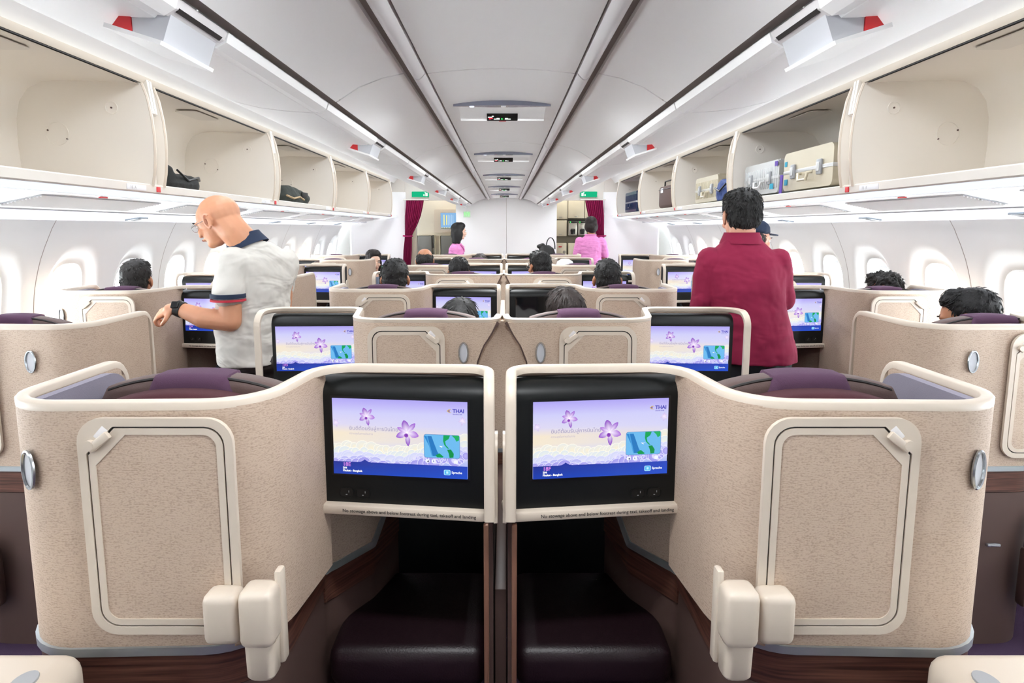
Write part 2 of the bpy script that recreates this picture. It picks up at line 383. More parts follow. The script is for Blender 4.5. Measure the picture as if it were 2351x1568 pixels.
def wall_bay(g, s, yc, hy0, hy1):
    """one window bay: polar rings from the bay rectangle through the scooped surround to the pane opening"""
    zc, zlo, zhi = 1.135, .55, 1.62
    def rect(a):
        dx, dz = cos(a), sin(a)
        ty = (hy1 if dx > 0 else hy0) / max(abs(dx), 1e-6); tz = ((zhi - zc) if dz > 0 else (zc - zlo)) / max(abs(dz), 1e-6)
        t = min(ty, tz); return t * dx, t * dz
    def sup(a, ry, rz, e):
        c, q = cos(a), sin(a); return ry * math.copysign(abs(c) ** (2 / e), c), rz * math.copysign(abs(q) ** (2 / e), q)
    A = sorted(set([2 * pi * k / NA for k in range(NA)] + [math.atan2(zz, yy) % (2 * pi) for zz in (zhi - zc, zlo - zc) for yy in (hy1, -hy0)]))
    n = len(A); rings = []
    for k in range(5):
        t = k / 4; rings.append([(r[0] * (1 - t) + q[0] * t, r[1] * (1 - t) + q[1] * t, 0) for r, q in ((rect(a), sup(a, .245, .325, 2.4)) for a in A)])
    for k in range(1, 7):
        t = k / 6; e = t * t * (3 - 2 * t)
        rings.append([(q[0] * (1 - t) + p[0] * t, q[1] * (1 - t) + p[1] * t, .050 * e) for q, p in ((sup(a, .245, .325, 2.4), sup(a, .150, .203, 3.0)) for a in A)])
    for rr_, dd in ((.146, .056), (.142, .070), (.140, .098)): rings.append([(q[0], q[1], dd) for q in (sup(a, rr_, rr_ + .053, 3.0) for a in A)])
    v = []; f = []
    for r in rings:
        for (y, z, d) in r: v.append((s * (wallx(zc + z) + d), yc + y, zc + z))
    for i in range(len(rings) - 1):
        for k in range(n): f.append((i * n + k, i * n + (k + 1) % n, (i + 1) * n + (k + 1) % n, (i + 1) * n + k))
    g.add(v, f)
for s, nm in ((-1, 'left'), (1, 'right')):
    root = struct('wall_' + nm, None)
    # dado below the windows and plain stretches behind the camera
    g = G(); zs = [-.05 + .05 * i for i in range(13)]
    for ya, yb in ((YB - .02, 12.85),):
        v = [(s * wallx(z), y, z) for z in zs for y in (ya, yb)]
        g.add(v, [(2 * i, 2 * i + 1, 2 * i + 3, 2 * i + 2) for i in range(len(zs) - 1)])
    g.obj('lower_dado', M['wall'], root)
    g = G(); zs = [.55 + .05 * i for i in range(23)]
    for ya, yb in ((YB - .02, WY[0] - .32), (WY[-1] + .32, 12.85)):
        v = [(s * wallx(z), y, z) for z in zs for y in (ya, yb)]
        g.add(v, [(2 * i, 2 * i + 1, 2 * i + 3, 2 * i + 2) for i in range(len(zs) - 1)])
    g.obj('plain_panel', M['wall'], root)
    for b in range(0, len(WY), 2):
        g = G()
        for q in (b, b + 1):
            if q < len(WY): wall_bay(g, s, WY[q], .32 - (.003 if q == b else 0), .32 - (.003 if q == b + 1 else 0))
        g.obj('sidewall_panel', M['wall'], root, smooth=50)
    # recess strip behind the panel joints
    g = G(); zs = [.55 + .05 * i for i in range(23)]
    for b in range(0, len(WY), 2):
        y = WY[b] - .32
        g.add([(s * (wallx(z) + .0012), yy, z) for z in zs for yy in (y - .02, y + .02)], [(2 * i, 2 * i + 1, 2 * i + 3, 2 * i + 2) for i in range(len(zs) - 1)])
    g.obj('joint_backing', M['slot'], root)
    for i, yc in enumerate(WY):
        wn = struct('window_%d' % (i + 1 + (len(WY) if s > 0 else 0)), None)
        def ov(ry, rz, d, e=3.0): return [(s * (wallx(1.135 + rz * math.copysign(abs(sin(a)) ** (2 / e), sin(a))) + d), yc + ry * math.copysign(abs(cos(a)) ** (2 / e), cos(a)),
                                           1.135 + rz * math.copysign(abs(sin(a)) ** (2 / e), sin(a))) for a in [2 * pi * k / 40 for k in range(40)]]
        g = G(); g.tube(ov(.147, .200, .050), .0055, 6, closed=True, cap=False); g.obj('window_frame', M['white'], wn)
        g = G(); g.add(ov(.142, .195, .098), [tuple(range(40))]); g.obj('pane', M['glass'], wn, smooth=0)
        g = G(); pts = [p for p in ov(.138, .191, .092) if p[2] > 1.29]; pts.sort(key=lambda p: p[1])
        low = [(s * (wallx(1.28) + .092), yc + .085 * (k / 6 - 1), 1.283 + .012 * cos(pi * (k / 6 - 1) / 2) * -1) for k in range(13)][::-1]
        g.add(pts + low, [tuple(range(len(pts) + len(low)))]); g.obj('shade', M['vent'], wn, smooth=0)

# ceiling over the aisles and behind the camera
g = G()
for s in (-1, 1):
    prof = [(s * x, z) for x, z in ((.90, 2.30), (1.0, 2.40), (1.25, 2.46), (1.5, 2.44), (1.68, 2.35), (1.76, 2.26))]
    v = [(x, y, z) for x, z in prof for y in (YB - .02, 12.85)]
    g.add(v, [(2 * i, 2 * i + 1, 2 * i + 3, 2 * i + 2) for i in range(len(prof) - 1)])
g.add([(-.95, YB, 2.31), (.95, YB, 2.31), (.95, 12.85, 2.31), (-.95, 12.85, 2.31)], [(0, 1, 2, 3)])
for s in (-1, 1):     # crown of the fuselage behind the bins
    prof = [(s * x, z) for x, z in ((2.62, .9), (2.58, 1.5), (2.50, 1.75), (2.47, 2.0), (2.30, 2.36), (1.74, 2.52), (1.2, 2.56), (.9, 2.5), (.9, 2.30))]
    prof = prof[2:]; prof[0] = (s * 2.375, 1.69)
    v = [(x, y, z) for x, z in prof for y in (YB, 12.85)]
    g.add(v, [(2 * i, 2 * i + 1, 2 * i + 3, 2 * i + 2) for i in range(len(prof) - 1)])
struct('ceiling', g.mesh('ceiling', M['ceil']))
g = G().box((0, YB - .05, 1.2), (5.4, .1, 2.6)); struct('wall_back', g.mesh('wall_back', M['wall'], 0))
g = G().box((0, 12.85, 1.2), (5.4, .1, 2.6)); struct('wall_galley', g.mesh('wall_galley', M['gold'], 0))

# front monuments: lavatory block in the centre, side blocks, headers over the two aisles
wf = struct('wall_front', None)
for x0, x1 in ((-.775, .027), (.031, .835)):
    G().box(((x0 + x1) / 2, 10.75, 1.06), (x1 - x0, 1.1, 2.12), 0, .004).obj('monument_panel', M['white'], wf)
for s, nm in ((-1, 'front_left'), (1, 'front_right')):
    root = struct('wall_' + nm, None)
    inn = 1.58
    path = fillet([(s * inn, 11.4), ((s * inn, 10.22), .05), ((s * 1.95, 10.2), 1.0), (s * 2.36, 9.75)], 10)
    ribbon(path, 0, 2.12, .03, 1).obj('bulkhead_panel', M['white'], root, smooth=40)
    G().box((s * 1.18, 10.26, 2.16), (.82, .06, .34), 0, .006).box((s * 2.02, 10.26, 2.27), (.86, .06, .36)).obj('header', M['binw'], root)
    if s < 0:
        G().box((-1.505, 10.5, 1.0), (.10, .06, 2.0), 0, .01).obj('door_post', M['gold'], root)

# ------------------------------------------------------------ ceiling centre channel
g0 = 1.98 - 1.63
for i in range(0, 6):
    y0 = g0 + 1.63 * i + .004; y1 = y0 + 1.622
    t = thing('ceiling_channel_panel', 'pale grey centre ceiling panel with light bar and small sign, ' +
              ['nearest the camera overhead', 'second overhead, its black sign clearly lit', 'third from the camera', 'fourth from the camera', 'fifth from the camera', 'sixth, next to the white front wall'][i], 'ceiling panel', (0, 0, 0), 'centre ceiling panels')
    G().prism([(x, 2.012 + .014 * (1 - (x / .222) ** 2)) for x in [-.222 + .444 * k / 12 for k in range(13)]] + [(.222, 2.05), (-.222, 2.05)], 'y', y0, y1).obj('panel', M['ceil'], t)
    yl = 2.43 + 1.6 * (i - 1)
    if y0 < yl < y1 or i == 0:
        if i == 0: yl = .85
        zb = 2.012
        xs = [-.185 + .37 * k / 14 for k in range(15)]
        arc = lambda x: .03 * (1 - (x / .185) ** 2)
        G().prism([(x, yl + .045 + .02 * (1 - (x / .19) ** 2)) for x in xs] + [(x, yl + .045 - .022 * (1 - (x / .187) ** 2)) for x in xs[::-1]], 'z', zb - .004, zb + .02).obj('light_bar', mat('lens_grey', '8d90a2', .12, .3, spec=.8), t)
        G().box((-.115, yl + .045, zb - .004), (.018, .02, .006), 0, .002).obj('reading_light', M['lens2'], t)
        G().box((0.005, yl + .047, zb - .004), (.018, .02, .006), 0, .002).obj('reading_light', M['white'], t)
        bz = G().prism([(yl + .075, 2.014), (yl + .10, 2.011), (yl + .170, 2.006), (yl + .214, 1.983), (yl + .224, 1.986), (yl + .232, 2.014)], 'x', -.168, .168).obj('bezel', M['white'], t)
        mt = Matrix.Translation((0, yl + .192, 1.9935)) @ Matrix.Rotation(R(-27.6), 4, 'X')
        g = G().box((0, 0, 0), (.124, .044, .005), 0, .002); g.v = [tuple(mt @ Vector(v)) for v in g.v]; sg = g.obj('sign', M['black'], t)
        g = G()
        def q(x, y, a, b, mi): g.add([mt @ Vector(p) for p in ((x - a, y - b, -.0032), (x + a, y - b, -.0032), (x + a, y + b, -.0032), (x - a, y + b, -.0032))], [(0, 1, 2, 3)], mi)
        q(-.049, -.003, .009, .003, 0); q(-.046, .004, .008, .003, 1); q(-.038, -.009, .004, .003, 0); q(-.050, .009, .004, .002, 1)
        q(-.022, .009, .012, .003, 0); q(.022, .009, .012, .003, 0); q(-.017, .004, .006, .002, 0); q(.017, .004, .006, .002, 0)
        g.add([mt @ Vector(p) for p in ((-.004, .003, -.0032), (.004, .008, -.0032), (-.004, .013, -.0032))], [(0, 1, 2)], 2)
        g.obj('pictogram', [M['wglow'], emis('sign_red', 'd03040', .35), M['led']], sg, smooth=0)
        G().box((0, yl + .36, 2.010), (.055, .05, .006), 0, .002).obj('button_plate', M['white'], t)
        G().box((0, yl + .36, 2.006), (.03, .012, .004)).obj('red_mark', M['red'], t)

# rails beside the channel and the closed centre bins
for s, nm in ((-1, 'left'), (1, 'right')):
    for i in range(0, 6):
        y0 = g0 + 1.63 * i + .005; y1 = y0 + 1.62; zz = ['nearest the camera', 'second from the camera', 'third from the camera', 'fourth from the camera', 'fifth from the camera', 'by the front wall'][i]
        t = thing('ceiling_rail', 'rounded grey rail along the %s edge of the centre ceiling channel, %s' % (nm, zz), 'ceiling rail', (0, 0, 0), 'ceiling rails')
        pr = [(s * (.230 + .043 * k / 8), 2.012 - .018 * sin(pi * k / 8)) for k in range(9)] + [(s * .273, 2.05), (s * .230, 2.05)]
        G().prism(pr, 'y', y0, y1).obj('rail_cover', M['rail'], t)
        t = thing('centre_bin', 'closed centre overhead bin with red flagged latch, %s row, %s' % (nm, zz), 'overhead bin', (0, 0, 0), 'closed centre bins')
        G().prism([(s * .295, 2.012), (s * .36, 1.998), (s * .43, 1.972), (s * .500, 1.928), (s * .500, 1.95), (s * .43, 1.992), (s * .295, 2.05)], 'y', y0, y1).obj('bottom_panel', M['white'], t)
        rail = [(s * .524, 1.926), (s * .53, 1.908), (s * .55, 1.897), (s * .572, 1.900), (s * .572, 1.93)]
        yl = g0 + 1.63 * i + .84
        G().prism(rail, 'y', y0, yl - .095).prism(rail, 'y', yl + .095, y1).obj('bumper_rail', M['white'], t)
        dp = [(.573, 1.8985), (.60, 1.899), (.66, 1.903), (.73, 1.912), (.80, 1.928), (.86, 1.950), (.91, 1.985), (.935, 2.03), (.94, 2.09), (.92, 2.17), (.88, 2.26)]
        dp2 = [(x - .012, z + .012) for x, z in dp]
        G().prism([(s * x, z) for x, z in dp + dp2[::-1]], 'y', y0, y1).obj('door', M['white'], t)
        lt = G().prism([(s * .526, 1.926), (s * .533, 1.911), (s * .551, 1.901), (s * .571, 1.904), (s * .571, 1.93)], 'y', yl - .094, yl + .094).obj('latch', M['rail'], t)
        G().prism([(s * .5305, 1.9125), (s * .537, 1.9065), (s * .539, 1.9085), (s * .5325, 1.9145)], 'y', yl - .08, yl + .08).obj('latch_slit', M['dark'], lt)
        fl = [(s * .560, 1.852), (s * .652, 1.880), (s * .650, 1.887), (s * .557, 1.858)]
        G().prism(fl, 'y', yl - .095, yl + .095).obj('latch_flap', M['white'], lt)
        G().prism([(s * .563, 1.859), (s * .612, 1.874), (s * .612, 1.902), (s * .546, 1.9045)], 'y', yl - .08, yl + .085).obj('latch_body', M['vent'], lt)
        G().prism([(s * .613, 1.875), (s * .646, 1.885), (s * .630, 1.904), (s * .613, 1.904)], 'y', yl - .082, yl + .085).obj('latch_flag', M['red'], lt)
    g = G().box((s * .284, 4.9, 2.03), (.03, 13.2, .01)); g.box((s * .226, 4.9, 2.03), (.014, 13.2, .01)); g.box((s * .512, 4.9, 1.945), (.045, 10.5, .02))
    struct('trim_%d' % (1 if s < 0 else 2), g.mesh('ceiling_gap', M['slot'], 0))

# ------------------------------------------------------------ outer overhead bins (open)
FRONT = [(1.722, 2.235), (1.700, 2.17), (1.685, 2.08), (1.678, 1.99), (1.680, 1.90), (1.688, 1.82), (1.702, 1.752)]
INNER = FRONT + [(2.24, 1.722), (2.32, 1.74), (2.355, 1.80), (2.36, 1.95), (2.352, 2.09), (2.32, 2.185), (2.25, 2.245), (2.15, 2.265), (1.80, 2.258)]
plaq = ['', '16', '15', '14', '13', '12']
for s, nm in ((-1, 'left'), (1, 'right')):
    for n in range(0, 6):
        y0 = 1.6 * n + (0 if n < 5 else 0); y1 = y0 + 1.6 - .085
        if n == 0: y0, y1 = -3.15, 1.515
        y0 += .03 if n else 0
        if n == 5: y1 = 9.55
        nth = ['behind the camera', 'nearest the camera', 'second from the camera', 'third from the camera', 'fourth from the camera', 'farthest from the camera'][n]
        what = {(-1, 2): 'holding a black bag', (-1, 3): 'holding a dark backpack', (1, 2): 'holding a silver suitcase', (1, 3): 'with champagne case', (1, 4): 'holding a brown bag', (1, 5): 'holding a dark blue suitcase'}.get((s, n), 'empty')
        t = thing('overhead_bin', 'open cream overhead bin on the %s, %s, %s' % (nm, nth, what), 'overhead bin', (0, 0, 0), 'open outer bins')
        # liner: shelf, back and roof as one curved skin
        a = [(1.702, 1.757), (1.75, 1.757), (2.22, 1.735), (2.285, 1.745), (2.322, 1.80), (2.33, 1.95), (2.325, 2.07), (2.305, 2.15), (2.26, 2.21), (2.19, 2.24), (2.10, 2.247), (1.80, 2.238), (1.725, 2.228)]
        g = G(); v = [(s * x, y, z) for x, z in a for y in (y0, y1)]
        g.add(v, [(2 * i, 2 * i + 1, 2 * i + 3, 2 * i + 2) for i in range(len(a) - 1)]); g.obj('liner', M['binw'], t, smooth=60)
        poly = [(s * x, z) for x, z in INNER]
        for ya, yb in ((y0 - .012, y0), (y1, y1 + .012)):
            e = G().prism(poly, 'y', ya, yb).obj('end_panel', M['binw'], t, smooth=20)
            if ya > 0:
                G().tube([(s * (x - .002), (ya + yb) / 2, z) for x, z in FRONT], .0075, 6).obj('edge_trim', M['cream'], e)
                if ya == y1 and n > 0:
                    for cx, cz, rr in ((1.867, 2.12, .0045), (2.18, 2.016, .004), (2.09, 1.975, .004)):
                        G().tube([(s * cx, ya - .004, cz), (s * cx, ya, cz)], rr, 8).obj('screw', M['brown'], e)
                    G().ring([(s * (1.867 + .03 * cos(k * pi / 10)), 2.12 + .03 * sin(k * pi / 10)) for k in range(20)], [(s * (1.867 + .027 * cos(k * pi / 10)), 2.12 + .027 * sin(k * pi / 10)) for k in range(20)], 'y', ya - .004, ya).obj('round_cap', M['binw'], e)
                    G().ring([(s * (2.135 + .055 * cos(k * pi / 10)), 2.0 + .055 * sin(k * pi / 10)) for k in range(20)], [(s * (2.135 + .053 * cos(k * pi / 10)), 2.0 + .053 * sin(k * pi / 10)) for k in range(20)], 'y', ya - .004, ya).obj('round_cap', M['binw'], e)
        # lip with seat plaque and red tag
        lip = [(1.700, 1.757), (1.712, 1.763), (1.745, 1.757), (1.745, 1.722), (1.712, 1.718), (1.703, 1.724)]
        lp = G().prism([(s * x, z) for x, z in lip], 'y', y0 - .041, y1 + .073).obj('lip', M['binw'], t)
        if n > 0:
            G().box((s * 1.701, y1 - .13, 1.739), (.004, .155, .026), 0, .001).obj('seat_plaque', M['paper'], lp)
            tv, tf = textmesh(plaq[n] + ('  A' if s < 0 else '  K'), .022)
            g = G(); g.add([(s * 1.698, y1 - .13 + (-(-.055 + p[0]) if s > 0 else -.055 + p[0]), 1.731 + p[1]) for p in tv], tf); g.obj('plaque_number', M['inkw'], lp, smooth=0)
            G().box((s * 1.6995, y1 + .055, 1.739), (.006, .032, .026), 0, .002).obj('red_tag', M['red'], lp)
        # top frame, gap, door hinge strut, open door above
        G().prism([(s * x, z) for x, z in ((1.722, 2.238), (1.715, 2.25), (1.712, 2.268), (1.76, 2.275), (1.79, 2.25))], 'y', y0 - .041, y1 + .073).obj('top_frame', M['tan'], t)
        G().box((s * 1.735, (y0 + y1) / 2, 2.236), (.02, y1 - y0 - .04, .005)).obj('shadow_gap', M['dark'], t)
        if n > 0:
            G().prism([(s * 1.708, 2.255), (s * 1.735, 2.25), (s * 1.70, 2.09), (s * 1.688, 2.10)], 'y', y1 + .030, y1 + .048).prism([(s * 1.708, 2.255), (s * 1.735, 2.25), (s * 1.70, 2.09), (s * 1.688, 2.10)], 'y', y1 + .054, y1 + .072).obj('hinge_strut', M['binw'], t)
        g = G(); g.box((s * 2.04, y1 + .0575, 1.98), (.62, .086, .5)); g.obj('filler', M['binw'], t)
        if n > 0:
            G().prism([(s * p[0], p[1]) for p in rrect(1.80, (y0 + y1) / 2 - .16, 1.93, (y0 + y1) / 2 + .16, .03, 4)], 'z', 2.228, 2.232).obj('lamp_cover', M['glass'] if 0 else M['bing'], t)
    # underside: valance, service units with grilles, wash lens
    struct('trim_%d' % (3 if s < 0 else 4), G().prism([(s * 1.722, 1.722), (s * 1.85, 1.700), (s * 1.85, 1.74), (s * 1.722, 1.74)], 'y', YB, 10.2).mesh('bin_valance', M['lens2'], 0))
    for i in range(0, 8):
        y0 = 1.30 + 1.2 * i - 1.2 + .004; y1 = y0 + 1.192
        t = thing('service_unit', 'white passenger service panel with grille under the %s bins, %s' % (nm, ['nearest the camera', 'second from the camera', 'third from the camera', 'fourth from the camera', 'fifth from the camera', 'sixth from the camera', 'seventh from the camera', 'farthest from the camera'][i]), 'service panel', (0, 0, 0), 'panels under the bins')
        def zu(x): return 1.698 - (x - 1.855) * .20
        G().prism([(s * 1.855, zu(1.855)), (s * 2.15, zu(2.15)), (s * 2.15, zu(2.15) + .02), (s * 1.855, zu(1.855) + .02)], 'y', y0, y1).obj('panel', M['white'], t)
        fr = G().prism([(s * 1.90, zu(1.90) - .003), (s * 2.09, zu(2.09) - .003), (s * 2.09, zu(2.09) + .005), (s * 1.90, zu(1.9) + .005)], 'y', y0 + .14, y1 - .14).obj('grille', M['vent'], t)
        g = G()
        for k in range(12):
            x = 1.907 + k * .0155; g.prism([(s * x, zu(x) - .010), (s * (x + .008), zu(x + .008) - .007), (s * (x + .008), zu(x) - .002), (s * x, zu(x) - .002)], 'y', y0 + .15, y1 - .15)
        g.obj('slats', M['white'], fr, smooth=0, kind='stuff')
        G().box((s * 1.872, y0 + .5, zu(1.872) - .002), (.012, .05, .005)).obj('red_mark', M['red'], t)
        if i % 1 == 0:
            lm = G().prism([(s * 2.165, 1.634), (s * 2.44, 1.594), (s * 2.44, 1.612), (s * 2.165, 1.654)], 'y', y0, y1).obj('wash_lens', M['lens'], t)
            G().box((s * 2.30, y0 + .30, 1.607), (.10, .09, .012), 0, .004, Matrix.Rotation(R(8.2) * s, 4, 'Y')).obj('reading_lamp', mat('lamp_steel', '8f979d', .2, .6), lm)
    struct('trim_%d' % (5 if s < 0 else 6), G().box((s * 2.158, 3.5, 1.648), (.012, 13.3, .03)).mesh('strip', M['vent'], 0))

# ------------------------------------------------------------ screen artwork (flat print: one mesh with coloured corners)
class Art:
    def __init__(s): s.v = []; s.f = []; s.c = []; s.z = 0
    def poly(s, pts, col):
        n = len(s.v); s.z += 1
        s.v += [(p[0], -s.z * .00001, p[1]) for p in pts]
        cs = col if isinstance(col, list) else [lin(col)] * len(pts)
        s.c += cs; s.f.append(list(range(n, n + len(pts))))
    def fan(s, c, pts, cc, co):
        n = len(s.v); s.z += 1
        s.v += [(p[0], -s.z * .00001, p[1]) for p in [c] + pts]; s.c += [lin(cc)] + (co if isinstance(co, list) else [lin(co)] * len(pts))
        k = len(pts)
        for i in range(k): s.f.append([n, n + 1 + i, n + 1 + (i + 1) % k])
    def text(s, t, x, y, size, col, align='LEFT', bold=0):
        v, f = textmesh(t, size, align, bold); n = len(s.v); s.z += 1
        s.v += [(x + p[0], -s.z * .00001, y + p[1]) for p in v]; s.c += [lin(col)] * len(v); s.f += [[n + i for i in q] for q in f]
def disc(x, y, r, n=14): return [(x + r * cos(2 * pi * k / n), y + r * sin(2 * pi * k / n)) for k in range(n)]
def mixc(a, b, t):
    a, b = lin(a), lin(b); return tuple(a[i] * (1 - t) + b[i] * t for i in range(4))
AW, AH = 1.76, 1.0
def flower(A, cx, cy, r, rot, pale=0):
    pc = ['8a3fc0', 'a866d4', '9650cc'] if not pale else ['c9b4e6', 'd3c4ea', 'cdbbe8']
    for k, (da, ln, wd) in enumerate(((100, 1, .30), (150, .86, .17), (200, .95, .26), (270, 1.1, .20), (340, .95, .28), (45, 1.0, .20))):
        a = R(da + rot); ux, uy = cos(a), sin(a); nx, ny = -uy, ux; pts = []
        prof = ((0, .06), (.25, .55), (.5, 1), (.75, .8), (.93, .35), (1, 0), (.93, -.35), (.75, -.8), (.5, -1), (.25, -.55), (0, -.06))
        pts = [(cx + r * (ln * t * ux + wd * q * nx), cy + r * (ln * t * uy + wd * q * ny)) for t, q in prof]
        A.fan((cx + .18 * r * ux, cy + .18 * r * uy), pts, 'f1e6fb', [mixc('efe2fa', pc[k % 3], min(1, t * 1.5)) for t, q in prof])
    if not pale:
        A.fan((cx, cy), disc(cx, cy, .16 * r, 10), 'ffffff', 'e6d4f6')
        A.fan((cx - .05 * r, cy - .2 * r), disc(cx - .07 * r, cy - .24 * r, .17 * r, 8), '6f2fa0', '9a52c4')
def artwork(seat=None, full=True):
    rnd = random.Random(4); A = Art()
    ys = [(0, 'a9b4ee'), (.17, 'a9b4ee'), (.3, 'd5d8f0'), (.45, 'efe3cc'), (.55, 'f0e2c9'), (.66, 'd9d4ec'), (.82, 'cbcaf3'), (.93, 'b7aef0'), (1.0, 'a79cec')]
    xs = [0, .5, 1.0, 1.4, AW]; n = len(A.v); A.z += 1
    for y, c in ys:
        for x in xs: A.v.append((x, -A.z * .00001, y)); A.c.append(mixc(c, 'c9cdf6', .55 * x / AW if .3 < y < .7 else .1))
    m = len(xs)
    for j in range(len(ys) - 1):
        for i in range(m - 1): A.f.append([n + j * m + i, n + j * m + i + 1, n + (j + 1) * m + i + 1, n + (j + 1) * m + i])
    # clouds: scalloped heads with paler rims, cream above and lilac below
    top = lambda x: .36 + .03 * sin(x * 5) + .16 * max(0, (x - .75)) ** 1.1 * (1 if x < 1.5 else .9)
    for row, (off, ca, cb) in enumerate(((0, 'f4ead0', 'e4e6e2'), (-.07, 'eef0e0', 'd9e2ea'), (-.13, 'e6e4f2', 'cdd2f2'), (-.19, 'd5d4f6', 'b4b5ee'), (-.22, 'b9b2f0', '9e98e6'))):
        k = 26 if full else 12
        for i in range(k):
            x = AW * (i + rnd.random() * .8) / k; r = (.045 + .05 * rnd.random()) * (1 if full else 1.5); y = top(x) + off - r * .6 + .03 * rnd.random()
            p = [(min(max(a, 0), AW), max(b, .15)) for a, b in disc(x, y, r)]
            A.poly([(min(max(a, 0), AW), max(b, .15)) for a, b in disc(x, y, r + .007)], mixc(ca, 'ffffff', .6) if 0 else ('fbf6e6' if row < 2 else 'e2e0fa'))
            A.fan((min(max(x, 0), AW), max(y, .16)), p, ca, cb)
    if full:
        for i in range(9):
            x = 1.0 + .72 * rnd.random(); r = .03 + .025 * rnd.random(); y = .20 + .05 * rnd.random()
            pts = [(x + r * (1 - t / 15) * cos(t * .62), y + r * (1 - t / 15) * sin(t * .62)) for t in range(14)]
            for q in range(13):
                a, b = pts[q], pts[q + 1]; dx, dy = b[0] - a[0], b[1] - a[1]; l = math.hypot(dx, dy) or 1; nx, ny = -dy / l * .006, dx / l * .006
                A.poly([(a[0] + nx, a[1] + ny), (a[0] - nx, a[1] - ny), (b[0] - nx, b[1] - ny), (b[0] + nx, b[1] + ny)], 'd9d6fb')
    flower(A, .46, .78, .115, 10); flower(A, .985, .585, .165, 4)
    flower(A, .05, .68, .05, 15, 1); flower(A, 1.70, .76, .055, -10, 1)
    # blue footer with its notch
    nt = [(.33, .168), (.37, .174), (.40, .19), (.42, .206), (.44, .19), (.47, .174), (.51, .168)]
    pts = [(0, 0), (AW, 0), (AW, .168)] + nt[::-1] + [(0, .168)]
    A.poly(pts, [lin('1c3fae'), lin('2450c8'), lin('2a46b8')] + [lin('27389c')] * 7 + [lin('24328f')])
    # moving map
    A.poly(rrect(1.20, .265, 1.665, .575, .03, 4), '6f86b8')
    A.poly(rrect(1.205, .27, 1.66, .57, .028, 4), '6cb7ea')
    for k, (x0, x1, c) in enumerate(((1.205, 1.30, '2f86cc'), (1.235, 1.27, '4a9ddb'), (1.25, 1.285, '2a78bd'))):
        A.poly([(x0, .55), (x0 + .05, .55), (x1 + .11, .29), (x1 + .03, .29)], c)
    A.poly([(1.35, .30), (1.40, .33), (1.455, .285), (1.44, .275), (1.37, .275)], '159a52')
    A.poly([(1.455, .568), (1.54, .568), (1.52, .52), (1.475, .49), (1.485, .44), (1.53, .39), (1.50, .40), (1.465, .44), (1.45, .49)], '17a257')
    A.poly([(1.50, .38), (1.55, .385), (1.585, .33), (1.58, .28), (1.53, .275), (1.52, .33)], '139049')
    A.poly([(1.56, .568), (1.655, .568), (1.655, .51), (1.62, .49), (1.60, .53)], '1fae5f')
    A.poly([(1.425, .425), (1.47, .43), (1.425, .42), (1.44, .405), (1.432, .405), (1.41, .418), (1.40, .428)], 'ffffff')
    for x in (1.245, 1.325, 1.61): A.poly(rrect(x - .026, .20, x + .026, .245, .008, 3), 'eef0ff')
    A.poly([(1.235, .215), (1.262, .232), (1.262, .205), (1.25, .21)], '3a3f6a'); A.poly([(1.318, .21), (1.335, .222), (1.318, .235)], '6d74b5')
    A.poly(rrect(1.455, .045, 1.54, .115, .015, 4), 'b9ecff'); A.poly(rrect(1.463, .052, 1.532, .108, .012, 4), '55b8ec')
    A.poly([(1.485, .065), (1.512, .065), (1.512, .095), (1.485, .095)], 'bfeaff')
    A.text('Sprache', 1.555, .068, .042, 'f4f8ff', bold=.0012)
    if seat: A.text(seat, .125, .108, .072, 'e58ff0', bold=.0008)
    A.text('204', .125, .072, .036, 'ffffff', bold=.0016); A.text('Phuket - Bangkok', .125, .036, .036, 'ffffff', bold=.0016)
    A.text('THAI', 1.575, .865, .066, '4a45b4', bold=.0022); A.text('Smooth as silk', 1.578, .838, .020, '6a62c0', bold=.0006)
    A.poly([(1.50, .885), (1.525, .905), (1.56, .908), (1.535, .89), (1.53, .885), (1.537, .878), (1.56, .862), (1.525, .865)], 'c8b06a')
    A.poly([(1.515, .885), (1.53, .897), (1.545, .885), (1.53, .873)], '7a4fb0')
    A.text('ยินดีต้อนรับสู่การบินไทย', .225, .595, .068, '9a93b8'); A.text('ความสุขในการเดินทาง', .225, .535, .036, 'b3abc6')
    me = bpy.data.meshes.new('screen'); me.from_pydata(A.v, [], A.f); me.materials.append(M['screen'])
    at = me.color_attributes.new('Col', 'FLOAT_COLOR', 'POINT')
    at.data.foreach_set('color', [x for c in A.c for x in c])
    # all faces look towards -Y
    bm = bmesh.new(); bm.from_mesh(me); bm.normal_update()
    bmesh.ops.reverse_faces(bm, faces=[f for f in bm.faces if f.normal.y > 0]); bm.to_mesh(me); bm.free(); return me
ART = {}
def art(seat):
    if seat not in ART: ART[seat] = artwork(seat)
    return ART[seat]
M['offscreen'] = mat('dark_glass_screen', '101418', .06, spec=1.0, coat=.6)

